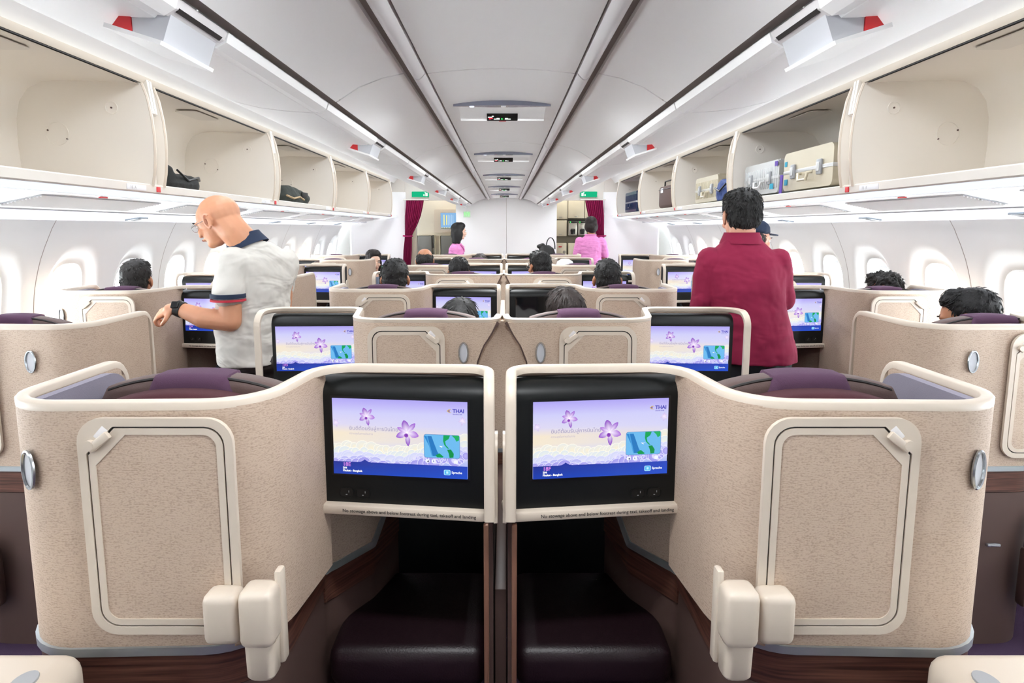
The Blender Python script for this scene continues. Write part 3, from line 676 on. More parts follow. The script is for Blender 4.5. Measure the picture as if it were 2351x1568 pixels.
# ------------------------------------------------------------ seat suites
WARN = textmesh('No stowage above and below footrest during taxi, takeoff and landing', .0118, 'LEFT', .0001)
ZL = 1.205
def monitor(t, s, A, B, zb=.872, zt=1.186, seat=None, warn=True, off=False):
    """screen housing between plan points A (joined to the shell) and B (free end); local y grows away from the camera"""
    a = Vector((s * A[0], A[1])); b = Vector((s * B[0], B[1]))
    if a.x > b.x: a, b = b, a
    wdt = (b - a).length; ang = math.atan2(b.y - a.y, b.x - a.x); mt = Matrix.Translation((a.x, a.y, 0)) @ Matrix.Rotation(ang, 4, 'Z')
    h = zt - zb; side = []
    for k in range(8): side.append((.055 * (1 - cos(pi / 2 * k / 7)), zt - .045 + .045 * sin(pi / 2 * k / 7)))
    prof = [(0, zb)] + side + [(.075, zt), (.075, zb)]
    g = G(); g.prism(prof, 'x', 0, wdt); g.v = [tuple(mt @ Vector(v)) for v in g.v]
    mo = g.obj('monitor', M['bezel'], t, smooth=40)
    # screen glass
    sw = .336; sh = sw / 1.76; x0 = (wdt - sw) / 2 + .004 * s; z0 = zb + .076
    g = G(); g.add([(x0 - .006, -.0012, z0 - .006), (x0 + sw + .006, -.0012, z0 - .006), (x0 + sw + .006, -.0012, z0 + sh + .006), (x0 - .006, -.0012, z0 + sh + .006)], [(0, 1, 2, 3)])
    g.v = [tuple(mt @ Vector(v)) for v in g.v]; g.obj('screen_glass', M['black'], mo, smooth=0)
    if off:
        g = G(); g.add([(x0, -.0025, z0), (x0 + sw, -.0025, z0), (x0 + sw, -.0025, z0 + sh), (x0, -.0025, z0 + sh)], [(0, 1, 2, 3)]); g.v = [tuple(mt @ Vector(v)) for v in g.v]
        g.obj('screen', M['offscreen'], mo, smooth=0)
    else:
        o = link('screen', art(seat), mo); k = sw / 1.76
        o.matrix_local = mt @ Matrix.Translation((x0, -.0025, z0)) @ Matrix.Diagonal((k, 1, k, 1))
    # power sockets on the shell side
    for k in (0, 1):
        xs = (.062 + .042 * k) if s * A[0] < s * B[0] else wdt - (.062 + .042 * k)
        po = rrect(xs - .018, zb + .012, xs + .018, zb + .038, .008, 3); pi_ = rrect(xs - .0165, zb + .0135, xs + .0165, zb + .0365, .007, 3)
        g = G(); g.ring(po, pi_, 'y', -.002, .001); g.prism(pi_, 'y', -.0006, .002, 1); g.box((xs, -.001, zb + .02), (.004, .0015, .0015), 2); g.box((xs + .006, -.001, zb + .028), (.0012, .0015, .005), 2)
        g.v = [tuple(mt @ Vector(v)) for v in g.v]; g.obj('socket', [M['bezel'], M['black'], M['grey']], mo, smooth=0)
    # cream ledge below with its warning line
    e0 = -.002 if a.x == s * A[0] else -.028; e1 = wdt + (.028 if a.x == s * A[0] else .002)
    g = G(); g.box(((e0 + e1) / 2, .02, zb - .0125), (e1 - e0, .085, .025), 0, .006); g.v = [tuple(mt @ Vector(v)) for v in g.v]
    lg = g.obj('ledge', M['cream'], t)
    if warn:
        v, f = WARN; ww = max(p[0] for p in v); xo = (wdt - ww) / 2 + .02
        g = G(); g.add([mt @ Vector((xo + p[0], -.0235, zb - .0155 + p[1])) for p in v], f); g.obj('warning_text', M['ink'], lg, smooth=0, recalc=False)
    # beige strip behind the housing, up to the lip
    g = G(); g.box((wdt / 2, .078, zb + h / 2 + .004), (wdt, .008, h + .012)); g.v = [tuple(mt @ Vector(v)) for v in g.v]
    g.obj('monitor_back', M['fabric'], t)
    return mo
def door(t, s, xa, xb, latch_at_b, y=0, z0=.735, z1=1.186, full=True):
    """stowage door on the back of a shell, xa < xb in signed x"""
    yf = y - .0125
    li = 0 if latch_at_b else 1
    d = thing_part = G().ring(rrect(xa, z0, xb, z1, [.05] * 4), rrect(xa + .0165, z0 + .0165, xb - .0165, z1 - .0165, .038, cham=li, chs=.055), 'y', yf - .006, yf + .004).obj('door_frame', M['cream'], t, smooth=40)
    G().ring(rrect(xa + .0165, z0 + .0165, xb - .0165, z1 - .0165, .038, cham=li, chs=.055), rrect(xa + .020, z0 + .020, xb - .020, z1 - .020, .036, cham=li, chs=.054), 'y', yf - .001, yf + .004).obj('door_gap', M['dark'], d, smooth=0)
    G().ring(rrect(xa + .020, z0 + .020, xb - .020, z1 - .020, .036, cham=li, chs=.054), rrect(xa + .033, z0 + .033, xb - .033, z1 - .033, .026, cham=li, chs=.062), 'y', yf - .005, yf + .004).obj('door_rim', M['cream'], d, smooth=40)
    poly = rrect(xa + .033, z0 + .033, xb - .033, z1 - .033, .026, cham=li, chs=.062)
    n = len(poly); g = G(); g.add([(p[0], yf - .003, p[1]) for p in poly], [tuple(range(n))], 0, [[(p[0], p[1]) for p in poly]]); g.obj('door_panel', M['fabric'], d, smooth=0)
    # latch across the chamfered corner
    sx = 1 if latch_at_b else -1; cx = (xb if latch_at_b else xa) - sx * .044; cz = z1 - .044
    rot = Matrix.Rotation(R(45) * (1 if sx < 0 else -1), 4, 'Y')
    g = G(); g.box((cx - sx * .002, yf - .010, cz - .002), (.017, .011, .052), 0, .004, Matrix.Rotation(R(52) * -sx, 4, 'Y'))
    g.tube([(cx + sx * .016, yf - .016, cz - .016 + .008), (cx + sx * .016, yf, cz - .016 + .008)], .010, 12)
    lt = g.obj('latch', M['cream'], d)
    G().box((cx - sx * .004, yf - .0035, cz + .014), (.030, .006, .016), 0, .002, Matrix.Rotation(R(48) * sx, 4, 'Y')).obj('latch_recess', M['rail'], lt)
    # hinge at the opposite bottom corner
    hx = xa if latch_at_b else xb; q = -sx
    g = G(); g.box((hx - q * .026, yf - .026, .792), (.070, .056, .105), 0, .016, seg=3); g.obj('hinge_block', M['cream'], d)
    g = G(); g.box((hx + q * .046, yf - .030, .797), (.068, .066, .118), 0, .017, seg=3); hb = g.obj('hinge_knuckle', M['cream'], d)
    g = G(); c = (hx + q * .046, yf - .026); g.loft([((c[0], c[1], .665), .024, .022, 0), ((c[0], c[1], .672), .029, .027, 0), ((c[0], c[1], .742), .031, .029, 0)], 20, 0, 3.2); g.obj('hinge_barrel', M['cream'], hb)
    G().box((hx + q * .076, yf + .002, .775), (.016, .03, .20), 0, .007).obj('hinge_plate', M['cream'], hb)
def call_oval(t, c, n, rz=.038, rx=.017):
    """oval lamp lens in a metal ring on a vertical surface with horizontal normal n"""
    tx = Vector((-n[1], n[0], 0)); nn = Vector((n[0], n[1], 0)); C = Vector(c)
    pt = lambda a, k, o: C + tx * (rx * k * cos(a)) + Vector((0, 0, rz * k * sin(a))) + nn * o
    o = G().tube([pt(2 * pi * k / 28, 1, .003) for k in range(28)], .0035, 6, closed=True, cap=False).obj('lamp_ring', M['chrome'], t)
    g = G(); g.add([pt(2 * pi * k / 28, .95, .002) for k in range(28)], [tuple(range(28))]); g.obj('lamp_cover', M['vent'], o, smooth=0)
def trims(t, path, zfun, z_low, wood_h=.088, inset=.006):
    g = G(); g.sweep([(p[0], p[1], zfun(i)) for i, p in enumerate(path)], [(-.018, -.009), (.018, -.009), (.018, .009), (-.018, .009)]); g.obj('silver_trim', M['silver'], t)
    zs = [zfun(i) for i in range(len(path))]; d = [0]
    for i in range(1, len(path)): d.append(d[-1] + (Vector(path[i][:2]) - Vector(path[i - 1][:2])).length)
    def zf(u):
        for i in range(1, len(d)):
            if u <= d[i] + 1e-6: k = (u - d[i - 1]) / max(d[i] - d[i - 1], 1e-9); return zs[i - 1] + (zs[i] - zs[i - 1]) * k
        return zs[-1]
    ribbon(path, lambda u: min(zf(u) - wood_h, .60), lambda u: zf(u) - .008, .022).obj('wood_band', M['wood'], t)
    ribbon(path, 0.0, lambda u: min(zf(u) - wood_h, .60) - .004, .014).obj('base_panel', M['brown'], t)
    return zf
LIPP = [(-.0125, -.008), (-.0125, .006), (-.009, .010), (.009, .010), (.0125, .006), (.0125, -.008)]
def lip(t, s, pts, r_end=.05, drop0=None, drop1=None):
    """cream capping along the shell top; either end can turn down"""
    P = [Vector((p[0], p[1], ZL)) for p in pts]
    def turn(a, b, zl):    # end a, coming from b
        d = (a - b).normalized(); out = []
        for k in range(1, 7): q = pi / 2 * k / 6; out.append(a + d * (r_end * sin(q)) + Vector((0, 0, -r_end * (1 - cos(q)))))
        out.append(Vector((out[-1].x, out[-1].y, zl))); return out
    if drop1 is not None: P = P + turn(P[-1], P[-2], drop1)
    if drop0 is not None: P = turn(P[0], P[1], drop0)[::-1] + P
    G().sweep(P, LIPP).obj('lip', M['cream'], t, smooth=50)
def seat(cx, y, s, label, zt=1.212, group='airline seats'):
    t = thing('airline_seat', label, 'seat', (cx, y, 0), group)
    def arch(w, z0, zt, flat, n=15):
        top = []
        for k in range(n):
            u = -1 + 2 * k / (n - 1); e = abs(u)
            top.append((u * w, zt - flat * e ** 2.4 - (.05 if e > .93 else 0)))
        return [(w, z0)] + top[::-1] + [(-w, z0)]
    def slab(poly, y0, y1, bev, mi=0):
        bm = bmesh.new(); v = [bm.verts.new((p[0], y0, p[1])) for p in poly]; f = bm.faces.new(v)
        r = bmesh.ops.extrude_face_region(bm, geom=[f]); vv = [e for e in r['geom'] if isinstance(e, bmesh.types.BMVert)]
        for q in vv: q.co.y = y1
        bmesh.ops.recalc_face_normals(bm, faces=bm.faces)
        ed = [e for e in bm.edges if abs(e.verts[0].co.y - e.verts[1].co.y) < 1e-5]
        bmesh.ops.bevel(bm, geom=ed, offset=bev, segments=3, affect='EDGES', profile=.5); bm.verts.index_update()
        g = G(); g.add([q.co[:] for q in bm.verts], [[q.index for q in f.verts] for f in bm.faces], mi); bm.free(); return g
    slab(arch(.215, .52, zt - .022, .052), -.06, .02, .02).obj('back_shell', M['maroon'], t, smooth=40)
    hr = slab(arch(.235, .80, zt, .042), .022, .10, .022).obj('headrest', M['taupe'], t, smooth=40)
    pts = [(x, .030, z - .004) for x, z in arch(.222, .82, zt, .042)[1:-1]]
    G().tube(pts, .004, 6).obj('piping', M['dark'], hr)
    g = slab([(x, z) for x, z in arch(.112, .90, zt + .006, .012, 9)], .012, .112, .022); g.obj('headrest_cover', M['purple'], hr, smooth=40)
    G().box((0, .10, .70), (.44, .10, .5), 0, .04).obj('backrest', M['maroon'], t)
    G().box((0, .34, .43), (.46, .48, .12), 0, .04).obj('seat_cushion', M['maroon'], t)
    G().box((0, .34, .20), (.40, .40, .40), 0, .02).obj('seat_base', M['brown'], t)
    return t
def flipA(x): return 1.48 + (.985 - x) * 1.0
def suite_side(s, y, label, cat_group, flip=None, seat_no=None, warn=False, off=False):
    """shell whose back stands at |x| .47..985 with its wing outside and the screen inside; flip maps |x| -> |x'| for the other columns"""
    X = flip or (lambda x: x)
    t = thing('seat_suite', label, 'seat suite', (0, y, 0), cat_group)
    def mp(P): return [((s * X(p[0][0]), p[0][1]), p[1]) if isinstance(p[0], tuple) else (s * X(p[0]), p[1]) for p in P]
    back = fillet(mp([(.985, .40), ((.985, .0), .115), ((.475, .015), .13), (.437, .33)]), 8)
    ribbon(back, lambda u: .69, ZL - .006, .024).obj('shell', M['fabric'], t, smooth=50)
    lipp = fillet(mp([(.985, .37), ((.985, .0), .115), ((.475, .015), .13), ((.438, .346), .10), ((.028, .330), .06), (.026, .25)]), 8)
    lip(t, s, lipp, .055, .80, .875)
    # side wall running on beside the foot well
    low = fillet(mp([(.985, .40), ((.985, .0), .115), ((.478, .015), .13), ((.472, .40), .10), ((.385, .55), .10), (.335, .70)]), 8)
    i0 = next(i for i, p in enumerate(low) if p[1] > .02 and i > 12)
    fw = [p for p in low if p[1] > .20 and abs(p[0]) < 9]
    fw = low[next(i for i in range(len(low) // 2, len(low)) if low[i][1] > .16):]
    fw = [low[next(i for i in range(len(low) // 2, len(low)) if low[i][1] > .16) - 1]] + fw
    ribbon(fw, .60, .872, .02).obj('footwell_side', M['fabric'], t, smooth=50)
    zc = []
    for i, p in enumerate(low):
        q = p[1] if i > len(low) // 2 else 0
        zc.append(.69 if i <= len(low) // 2 or q < .03 else (.70 - .17 * (q - .03) if q < .44 else (.630 if q < .55 else .630 + 1.0 * (q - .55))))
    trims(t, low, lambda i: zc[i], .6)
    # foot well shelf board, far wall, post on the free side and ottoman
    xi = X(.02); xo = X(.46); c = (xi + xo) / 2; wd = abs(xo - xi)
    G().box((s * c, .95, .42), (wd, .02, .84), 0).obj('footwell_back', M['black'], t)
    G().box((s * c, .62, .868), (wd * .94, .62, .012), 0).obj('footwell_top', M['black'], t)
    pw = G().box((s * xi + (s * .004 if X(.1) > X(0) else -s * .004), .60, .43), (.012, .66, .85), 0); pw.obj('footwell_panel', M['brown'], t)
    G().box((s * X(.034), .245, .42), (.013, .018, .845), 0, .003).obj('post', M['copper'], t)
    ot = G().box((s * X(.245), .51, .405), (.415, .40, .115), 0, .035, seg=4).obj('ottoman', M['leather'], t)
    G().box((s * X(.245), .53, .17), (.36, .34, .34), 0, .02).obj('ottoman_base', M['leather'], ot)
    G().tube([(s * X(.07), .33, .452), (s * X(.42), .33, .452)], .002, 6).obj('seam', M['dark'], ot)
    fin = rrect(.225, .85, .30, 1.065, [.03, .05, .006, .006], 6)
    G().prism(fin, 'x', s * X(.006), s * X(.015)).obj('side_fin', M['cream'], t, smooth=40)
    monitor(t, s, (X(.437), .310), (X(.037), .262), seat=seat_no, warn=warn, off=off)
    xa, xb = sorted((s * X(.515), s * X(.815))) if flip is not flipA else sorted((s * 1.785, s * 2.085))
    if abs(X(.03) - .03) < .001: xa, xb = sorted((s * .517, s * .820))
    door(t, s, xa, xb, latch_at_b=(s * X(.815) > s * X(.515)))
    sg = 1 if s * X(.985) > s * X(.5) else -1
    if flip is flipA: call_oval(t, (s * 1.655, -.0125, 1.085), (0, -1))
    else: call_oval(t, (s * X(.87) + sg * .128 * cos(1.17), .115 - .128 * sin(1.17), 1.077), (sg * cos(1.17), -sin(1.17)))
    wp = ribbon(fillet(mp([(.957, .075), ((.957, .028), .045), (.80, .028)]), 8), .86, 1.197, .022)
    wp.prism(rrect(.07, .86, .385, 1.197, [.075, .004, .004, .02], 7), 'x', s * X(.968), s * X(.946)); wp.uv = {}; wp.obj('wing_pad', M['lav'], t, smooth=50)
    return t
def suite_inner(s, y, label, seat_no=None, off=False, warn=False):
    t = thing('seat_suite', label, 'seat suite', (0, y, 0), 'centre seat suites')
    def mp(P): return [((s * p[0][0], p[0][1]), p[1]) if isinstance(p[0], tuple) else (s * p[0], p[1]) for p in P]
    back = fillet(mp([(.605, .33), ((.555, .0), .10), (.022, .0)]), 8)
    L = sum((Vector(back[i][:2]) - Vector(back[i - 1][:2])).length for i in range(1, len(back)))
    og = [(1.20, .014), (1.187, .027), (1.15, .046), (1.11, .073), (1.05, .095), (1.009, .101), (.69, .103)]
    def xe(z):
        for i in range(len(og) - 1):
            if z >= og[i + 1][0]: k = (z - og[i + 1][0]) / (og[i][0] - og[i + 1][0]); k = min(max(k, 0), 1); return og[i + 1][1] + (og[i][1] - og[i + 1][1]) * k
        return .103
    ribbon(back, .69, ZL - .006, .024, 24, Lend=lambda z: L - (xe(z) - .022)).obj('shell', M['fabric'], t, smooth=50)
    G().sweep([(s * xe(z), -.006, z) for z in [1.20 - .51 * k / 24 for k in range(25)]], [(-.003, -.006), (.003, -.006), (.003, .006), (-.003, .006)]).obj('edge_trim', M['brown'], t)
    lipp = fillet(mp([(.992, .25), ((.980, .335), .06), ((.608, .345), .06), ((.555, .0), .10), ((.024, .0), .04), (.012, .13)]), 8)
    lip(t, s, lipp, .055, .875, .95)
    fw = mp([(.600, .24), (.604, .42), (.66, .56), (.70, .70)])
    ribbon(fw, .60, .872, .02).obj('footwell_side', M['fabric'], t)
    low = fillet(mp([(.70, .70), (.60, .42), ((.562, .0), .10), (.105, .0)]), 8)
    trims(t, low, lambda i: .69, .6)
    G().box((s * .79, .95, .42), (.42, .02, .84), 0).obj('footwell_back', M['black'], t)
    G().box((s * .79, .62, .868), (.38, .62, .012), 0).obj('footwell_top', M['black'], t)
    G().box((s * .985, .60, .43), (.012, .66, .85), 0).obj('footwell_panel', M['brown'], t)
    ot = G().box((s * .79, .52, .405), (.38, .38, .115), 0, .035).obj('ottoman', M['leather'], t)
    monitor(t, s, (.600, .30), (.975, .285), seat=seat_no, warn=warn, off=off)
    xa, xb = sorted((s * .215, s * .505))
    door(t, s, xa, xb, latch_at_b=(s < 0))
    call_oval(t, (s * .145, -.013, 1.085), (0, -1))
    fin = rrect(.03, .90, .20, 1.192, [.05, .01, .01, .01], 6)
    G().prism(fin, 'x', s * .026, s * .042).obj('wing_pad', M['lav'], t, smooth=40)
    return t
P_, Y0 = 1.15, 1.20
side = lambda s: 'left' if s < 0 else 'right'
rowname = ['first row from the camera', 'second row', 'third row', 'fourth row', 'fifth row', 'sixth row', 'seventh row']
for s in (-1, 1):
    for k in range(7):
        y = Y0 + P_ * k; row = 18 - k; sd = side(s)
        if k % 2 == 0:
            no = '%d%s' % (row, 'E' if s < 0 else 'F')
            tx = {0: 'big beige fabric seat shell nearest the camera %s of the centre gap, screen reading %s' % (sd, no)}.get(k, 'beige centre suite, %s, %s half, screen on the centre line' % (rowname[k], sd))
            t = suite_side(s, y, tx, 'centre seat suites', seat_no=no, warn=k == 0, off=(k == 2 and s > 0),
                flip=(lambda x: x + (0 if x < .4 else .008 + (.040 * (x - .437) if s > 0 else 0))) if k == 0 else None)
            seat(s * .715, y + .20, s, 'purple and maroon seat in the %s shell, %s, aisle side' % (sd + ' centre', rowname[k]))
        else:
            no = '%d%s' % (row, 'D' if s < 0 else 'G')
            tx = 'beige centre suite, %s, shell by the divider, screen on the %s aisle%s' % (rowname[k], sd, ' reading ' + no if k == 1 else '')
            suite_inner(s, y, tx, seat_no=no, off=False, warn=k == 1)
            seat(s * .315, y + .20, s, 'purple and maroon seat in the %s shell, %s, by the divider' % (sd + ' centre', rowname[k]))
YW = 2.19
for s in (-1, 1):
    for j in range(6):
        y = YW + P_ * j; sd = side(s)
        if j % 2 == 0:
            t = suite_side(s, y, 'beige aisle side suite along the %s windows, %s, wing towards the aisle' % (sd, ['nearest the camera', '', 'third back', '', 'fifth back'][j]), 'window seat suites', flip=flipA, seat_no='%d%s' % (18 - j, 'A' if s < 0 else 'K'), warn=False)
            seat(s * 1.905, y + .20, s, 'purple seat in the %s aisle side suite along the windows, %s' % (sd, ['nearest the camera', '', 'third back', '', 'fifth back'][j]))
        else:
            t = suite_side(s, y + .06, 'beige suite against the %s windows, %s, its screen on the aisle' % (sd, ['', 'second back', '', 'fourth back', '', 'sixth back'][j]), 'window seat suites', flip=lambda x: x + 1.475, seat_no='%d%s' % (18 - j, 'A' if s < 0 else 'K'), warn=j == 1)
            seat(s * 2.20, y + .24, s, 'purple seat beside the %s windows, %s' % (sd, ['', 'second back', '', 'fourth back', '', 'sixth back'][j]))
# filler panels on the centre line between the inner shells
for k in (1, 3, 5):
    y = Y0 + P_ * k
    t = thing('centre_divider', 'beige flared fabric divider on the centre line, %s' % {1: 'behind the two nearest screens', 3: 'in the fourth row', 5: 'in the sixth row'}[k], 'divider', (0, y, 0), 'centre dividers')
    pts = [(-.125, .69), (.125, .69), (.125, 1.0), (.105, 1.06), (.08, 1.11), (.05, 1.15), (.018, 1.20), (-.018, 1.20), (-.05, 1.15), (-.08, 1.11), (-.105, 1.06), (-.125, 1.0)]
    g = G(); n = len(pts); g.add([(p[0], .026, p[1]) for p in pts] + [(p[0], .04, p[1]) for p in pts], [tuple(range(n)), tuple(range(2 * n - 1, n - 1, -1))] + [(i, (i + 1) % n, n + (i + 1) % n, n + i) for i in range(n)], 0,
        [[(p[0], p[1]) for p in pts], [(p[0], p[1]) for p in pts[::-1]]] + [[(0, 0)] * 4] * n); g.obj('panel', M['fabric'], t, smooth=0)
    G().box((0, .42, .95), (.022, .74, .49), 0, .004).obj('partition', M['fabric'], t)
    if k == 1: G().box((0, -.42, .32), (.03, .86, .64), 0, .004).obj('front_spine', M['brown'], t)
    G().box((0, .03, .69), (.20, .012, .016)).obj('silver_trim', M['silver'], t)
    G().box((0, .03, .635), (.20, .012, .088)).obj('wood_band', M['wood'], t)
    G().box((0, .03, .294), (.20, .012, .588)).obj('base_panel', M['brown'], t)

# ------------------------------------------------------------ curtains, signs and the galley beyond the front walls
for s, nm in ((-1, 'left'), (1, 'right')):
    t = thing('curtain', 'magenta curtain gathered and tied back in the %s aisle doorway' % nm, 'curtain', (0, 10.13, 0), 'aisle curtains')
    g = G(); rows = [(1.985, 1.275, 1.555), (1.90, 1.29, 1.56), (1.75, 1.325, 1.575), (1.60, 1.385, 1.578), (1.50, 1.44, 1.582), (1.43, 1.475, 1.585), (1.36, 1.475, 1.592), (1.2, 1.48, 1.612), (1.0, 1.50, 1.622), (.5, 1.50, 1.63), (.02, 1.50, 1.635)]
    NC = 64; v = []
    for z, a, b in rows:
        for k in range(NC + 1):
            u = k / NC; v.append((s * (a + (b - a) * u), .026 * sin(2 * pi * 9 * u + .6 * sin(5 * u)) * (.6 if 1.3 < z < 1.55 else 1), z))
    g.add(v, [(i * (NC + 1) + k, i * (NC + 1) + k + 1, (i + 1) * (NC + 1) + k + 1, (i + 1) * (NC + 1) + k) for i in range(len(rows) - 1) for k in range(NC)])
    g.obj('cloth', M['curtain'], t, smooth=80, recalc=False)
    G().tube([(s * (1.53 + .062 * cos(a)), .034 * sin(a), 1.425) for a in [2 * pi * k / 16 for k in range(16)]], .012, 6, closed=True, cap=False).box((s * 1.60, -.01, 1.43), (.035, .012, .022)).obj('tieback', M['curtain'], t)
    G().tube([(s * 1.20, 0, 1.998), (s * 1.60, 0, 1.998)], .009, 8).obj('curtain_rail', M['binw'], t)
    t = thing('exit_sign', 'lit green exit sign above the %s curtain' % nm, 'sign', (s * 1.34, 10.21, 2.085), 'green exit signs')
    G().box((0, 0, 0), (.27, .024, .085), 0, .004).obj('sign_panel', M['green'], t)
    G().box((s * -.10, -.014, -.002), (.035, .006, .05)).box((s * -.06, -.014, -.012), (.02, .006, .026)).ell((s * -.08, -.014, .024), (.01, .004, .01)).obj('running_figure', M['wglow'], t)
t = thing('lavatory_sign', 'small lit green lavatory sign high on the white front wall', 'sign', (-.60, 10.196, 1.77))
G().box((0, 0, 0), (.115, .014, .10), 0, .004).obj('sign_panel', mat('sign_frost', 'dcefdc', .4), t)
for k, x in enumerate((-.033, 0, .033)):
    g = G().ell((x, -.0085, .030), (.008, .003, .008)); g.prism([(x - .012, -.005), (x + .012, -.005), (x + .009, .02), (x - .009, .02)] if k != 1 else [(x - .006, -.005), (x + .006, -.005), (x + .014, .02), (x - .014, .02)], 'y', -.010, -.007)
    g.box((x, -.0085, -.02), (.010, .003, .032)); g.obj('figure', M['ggreen'], t, smooth=0)
# left: cross wall with display and two folded attendant seats
t = struct('wall_partition', G().box((-1.30, 12.2, 1.05), (1.0, .06, 2.1)).mesh('wall_partition', mat('warm_partition', 'd9d1c2', .5), 0))
t = thing('cabin_display', 'cream framed control display with blue screen beyond the left doorway', 'screen', (-1.09, 12.15, 1.685))
G().prism(rrect(-.245, -.22, .245, .22, .02), 'y', -.03, .02).obj('frame', M['cream'], t)
sc = G().prism(rrect(-.125, -.15, .24, .155, .004), 'y', -.034, -.03).obj('screen', emis('display_blue', '7fa8cf', .3), t)
g = G()
for k, (x, c) in enumerate(((-.06, 0), (-.01, 0), (.02, 1), (.05, 1), (.08, 1), (.11, 1))):
    g.box((x, -.0355, .02), (.018 if c == 0 else .012, .002, .20 - .02 * (k % 2)), c)
g.box((.06, -.0355, -.135), (.36, .002, .022), 2)
for k in range(6): g.box((-.10 + .045 * k, -.037, -.125), (.02, .002, .010), 0)
g.obj('screen_graphics', [emis('display_yellow', 'e6dc8a', .3), emis('display_pale', 'a9c4de', .3), emis('display_strip', '8f8a70', .22)], sc, smooth=0)
for k, x in enumerate((-1.50, -1.06)):
    t = thing('attendant_seat', 'folded grey attendant seat on the partition, ' + ('beside the curtain' if k == 0 else 'behind the attendant with the black bob'), 'seat', (x, 12.13, 0), 'attendant seats')
    G().box((-.02, -.02, 1.16), (.27, .07, .50), 0, .02).obj('cushion', mat('attendant_grey', '83827f', .8), t)
    G().ring(rrect(-.18, .80, .18, 1.43, .03), rrect(-.165, .82, .165, 1.415, .025), 'y', -.05, .04).obj('frame', M['gold'], t)
    G().box((.145, -.05, 1.30), (.03, .03, .24), 0, .006).obj('belt_housing', mat('belt_dark', '55524c', .6), t)
# right: galley wall of lockers, brewers and carts
t = thing('galley_unit', 'cream galley wall with lockers and coffee makers beyond the right doorway', 'galley', (1.42, 12.2, 0))
G().box((0, .22, 1.1), (1.0, .4, 2.2), 0, .004).obj('carcass', mat('galley_back', '6a6354', .6), t)
for x0, x1, z0, z1 in ((-.48, -.22, 1.72, 2.12), (-.21, .10, 1.74, 2.12), (.11, .48, 1.74, 2.12), (-.48, -.23, 1.40, 1.70)):
    d = G().box(((x0 + x1) / 2, -.005, (z0 + z1) / 2), (x1 - x0, .03, z1 - z0), 0, .008).obj('locker_door', M['gold'], t)
    G().box(((x0 + x1) / 2, -.024, z0 + .035), (.06, .014, .02), 0, .004).obj('handle', M['steel'], d)
for x in (-.12, .06):
    b = G().box((x, -.02, 1.55), (.165, .12, .27), 0, .012).obj('coffee_maker', M['steel'], t)
    G().box((x, -.083, 1.665), (.15, .012, .03), 0, .003).obj('control_strip', M['black'], b)
    G().ell((x - .05, -.092, 1.665), (.009, .005, .009)).obj('indicator', M['led'], b)
    G().loft([((x, -.07, 1.44), .042, .042, 0), ((x, -.07, 1.52), .05, .05, 0), ((x, -.07, 1.54), .03, .03, 0)], 16).obj('jug', M['black'], b)
G().box((.22, -.03, 1.30), (.55, .10, .03), 0, .006).obj('counter', M['steel'], t)
G().box((.0, .01, 1.70), (.42, .02, .03)).obj('label_strip', M['black'], t)
for x, w_ in ((-.36, .26), (-.06, .31), (.27, .31)):
    b = G().box((x, -.04, .86), (w_ - .012, .10, .82), 0, .01).obj('cart', M['gold'], t)
    G().tube([(x + w_ * .3, -.095, 1.10), (x + w_ * .3, -.085, 1.10)], .028, 14).obj('cart_latch', M['steel'], b)
    G().box((x, -.094, 1.20), (.06, .008, .02)).obj('red_latch', M['red'], b)
G().box((-.46, -.10, 1.30), (.02, .01, .14)).obj('pink_tag', mat('pink_tag', 'd0489a', .6), t)
# console against the front wall, with the handbag standing on it
t = thing('front_console', 'low cream console against the white front wall', 'console', (.62, 9.55, 0))
G().box((0, 0, .56), (.40, .50, 1.12), 0, .03).obj('cabinet', M['cream'], t); G().box((0, -.255, .5), (.34, .01, .6), 0, .004).obj('front_panel', M['fabric'], t)
t = thing('handbag', 'black leather handbag with two tall looped handles by the front wall', 'bag', (.63, 9.50, 1.12))
g = G().loft([((0, 0, .004), .13, .06, 0), ((0, 0, .05), .135, .062, 0), ((0.0, 0, .13), .11, .05, 0), ((-.02, 0, .18), .06, .035, 0)], 24, 0, 3)
g.ell((-.10, -.01, .16), (.05, .03, .035)).ell((-.06, -.01, .19), (.035, .03, .02)); blob('bag_body', g, M['bagleather'], t, .008, 5)
for y in (-.035, .04): G().tube([(.06 + .055 * cos(pi * k / 14) * 1.2, y, .12 + .17 * sin(pi * k / 14) ** .8) for k in range(15)], .0065, 6).obj('handle', M['bagleather'], t)

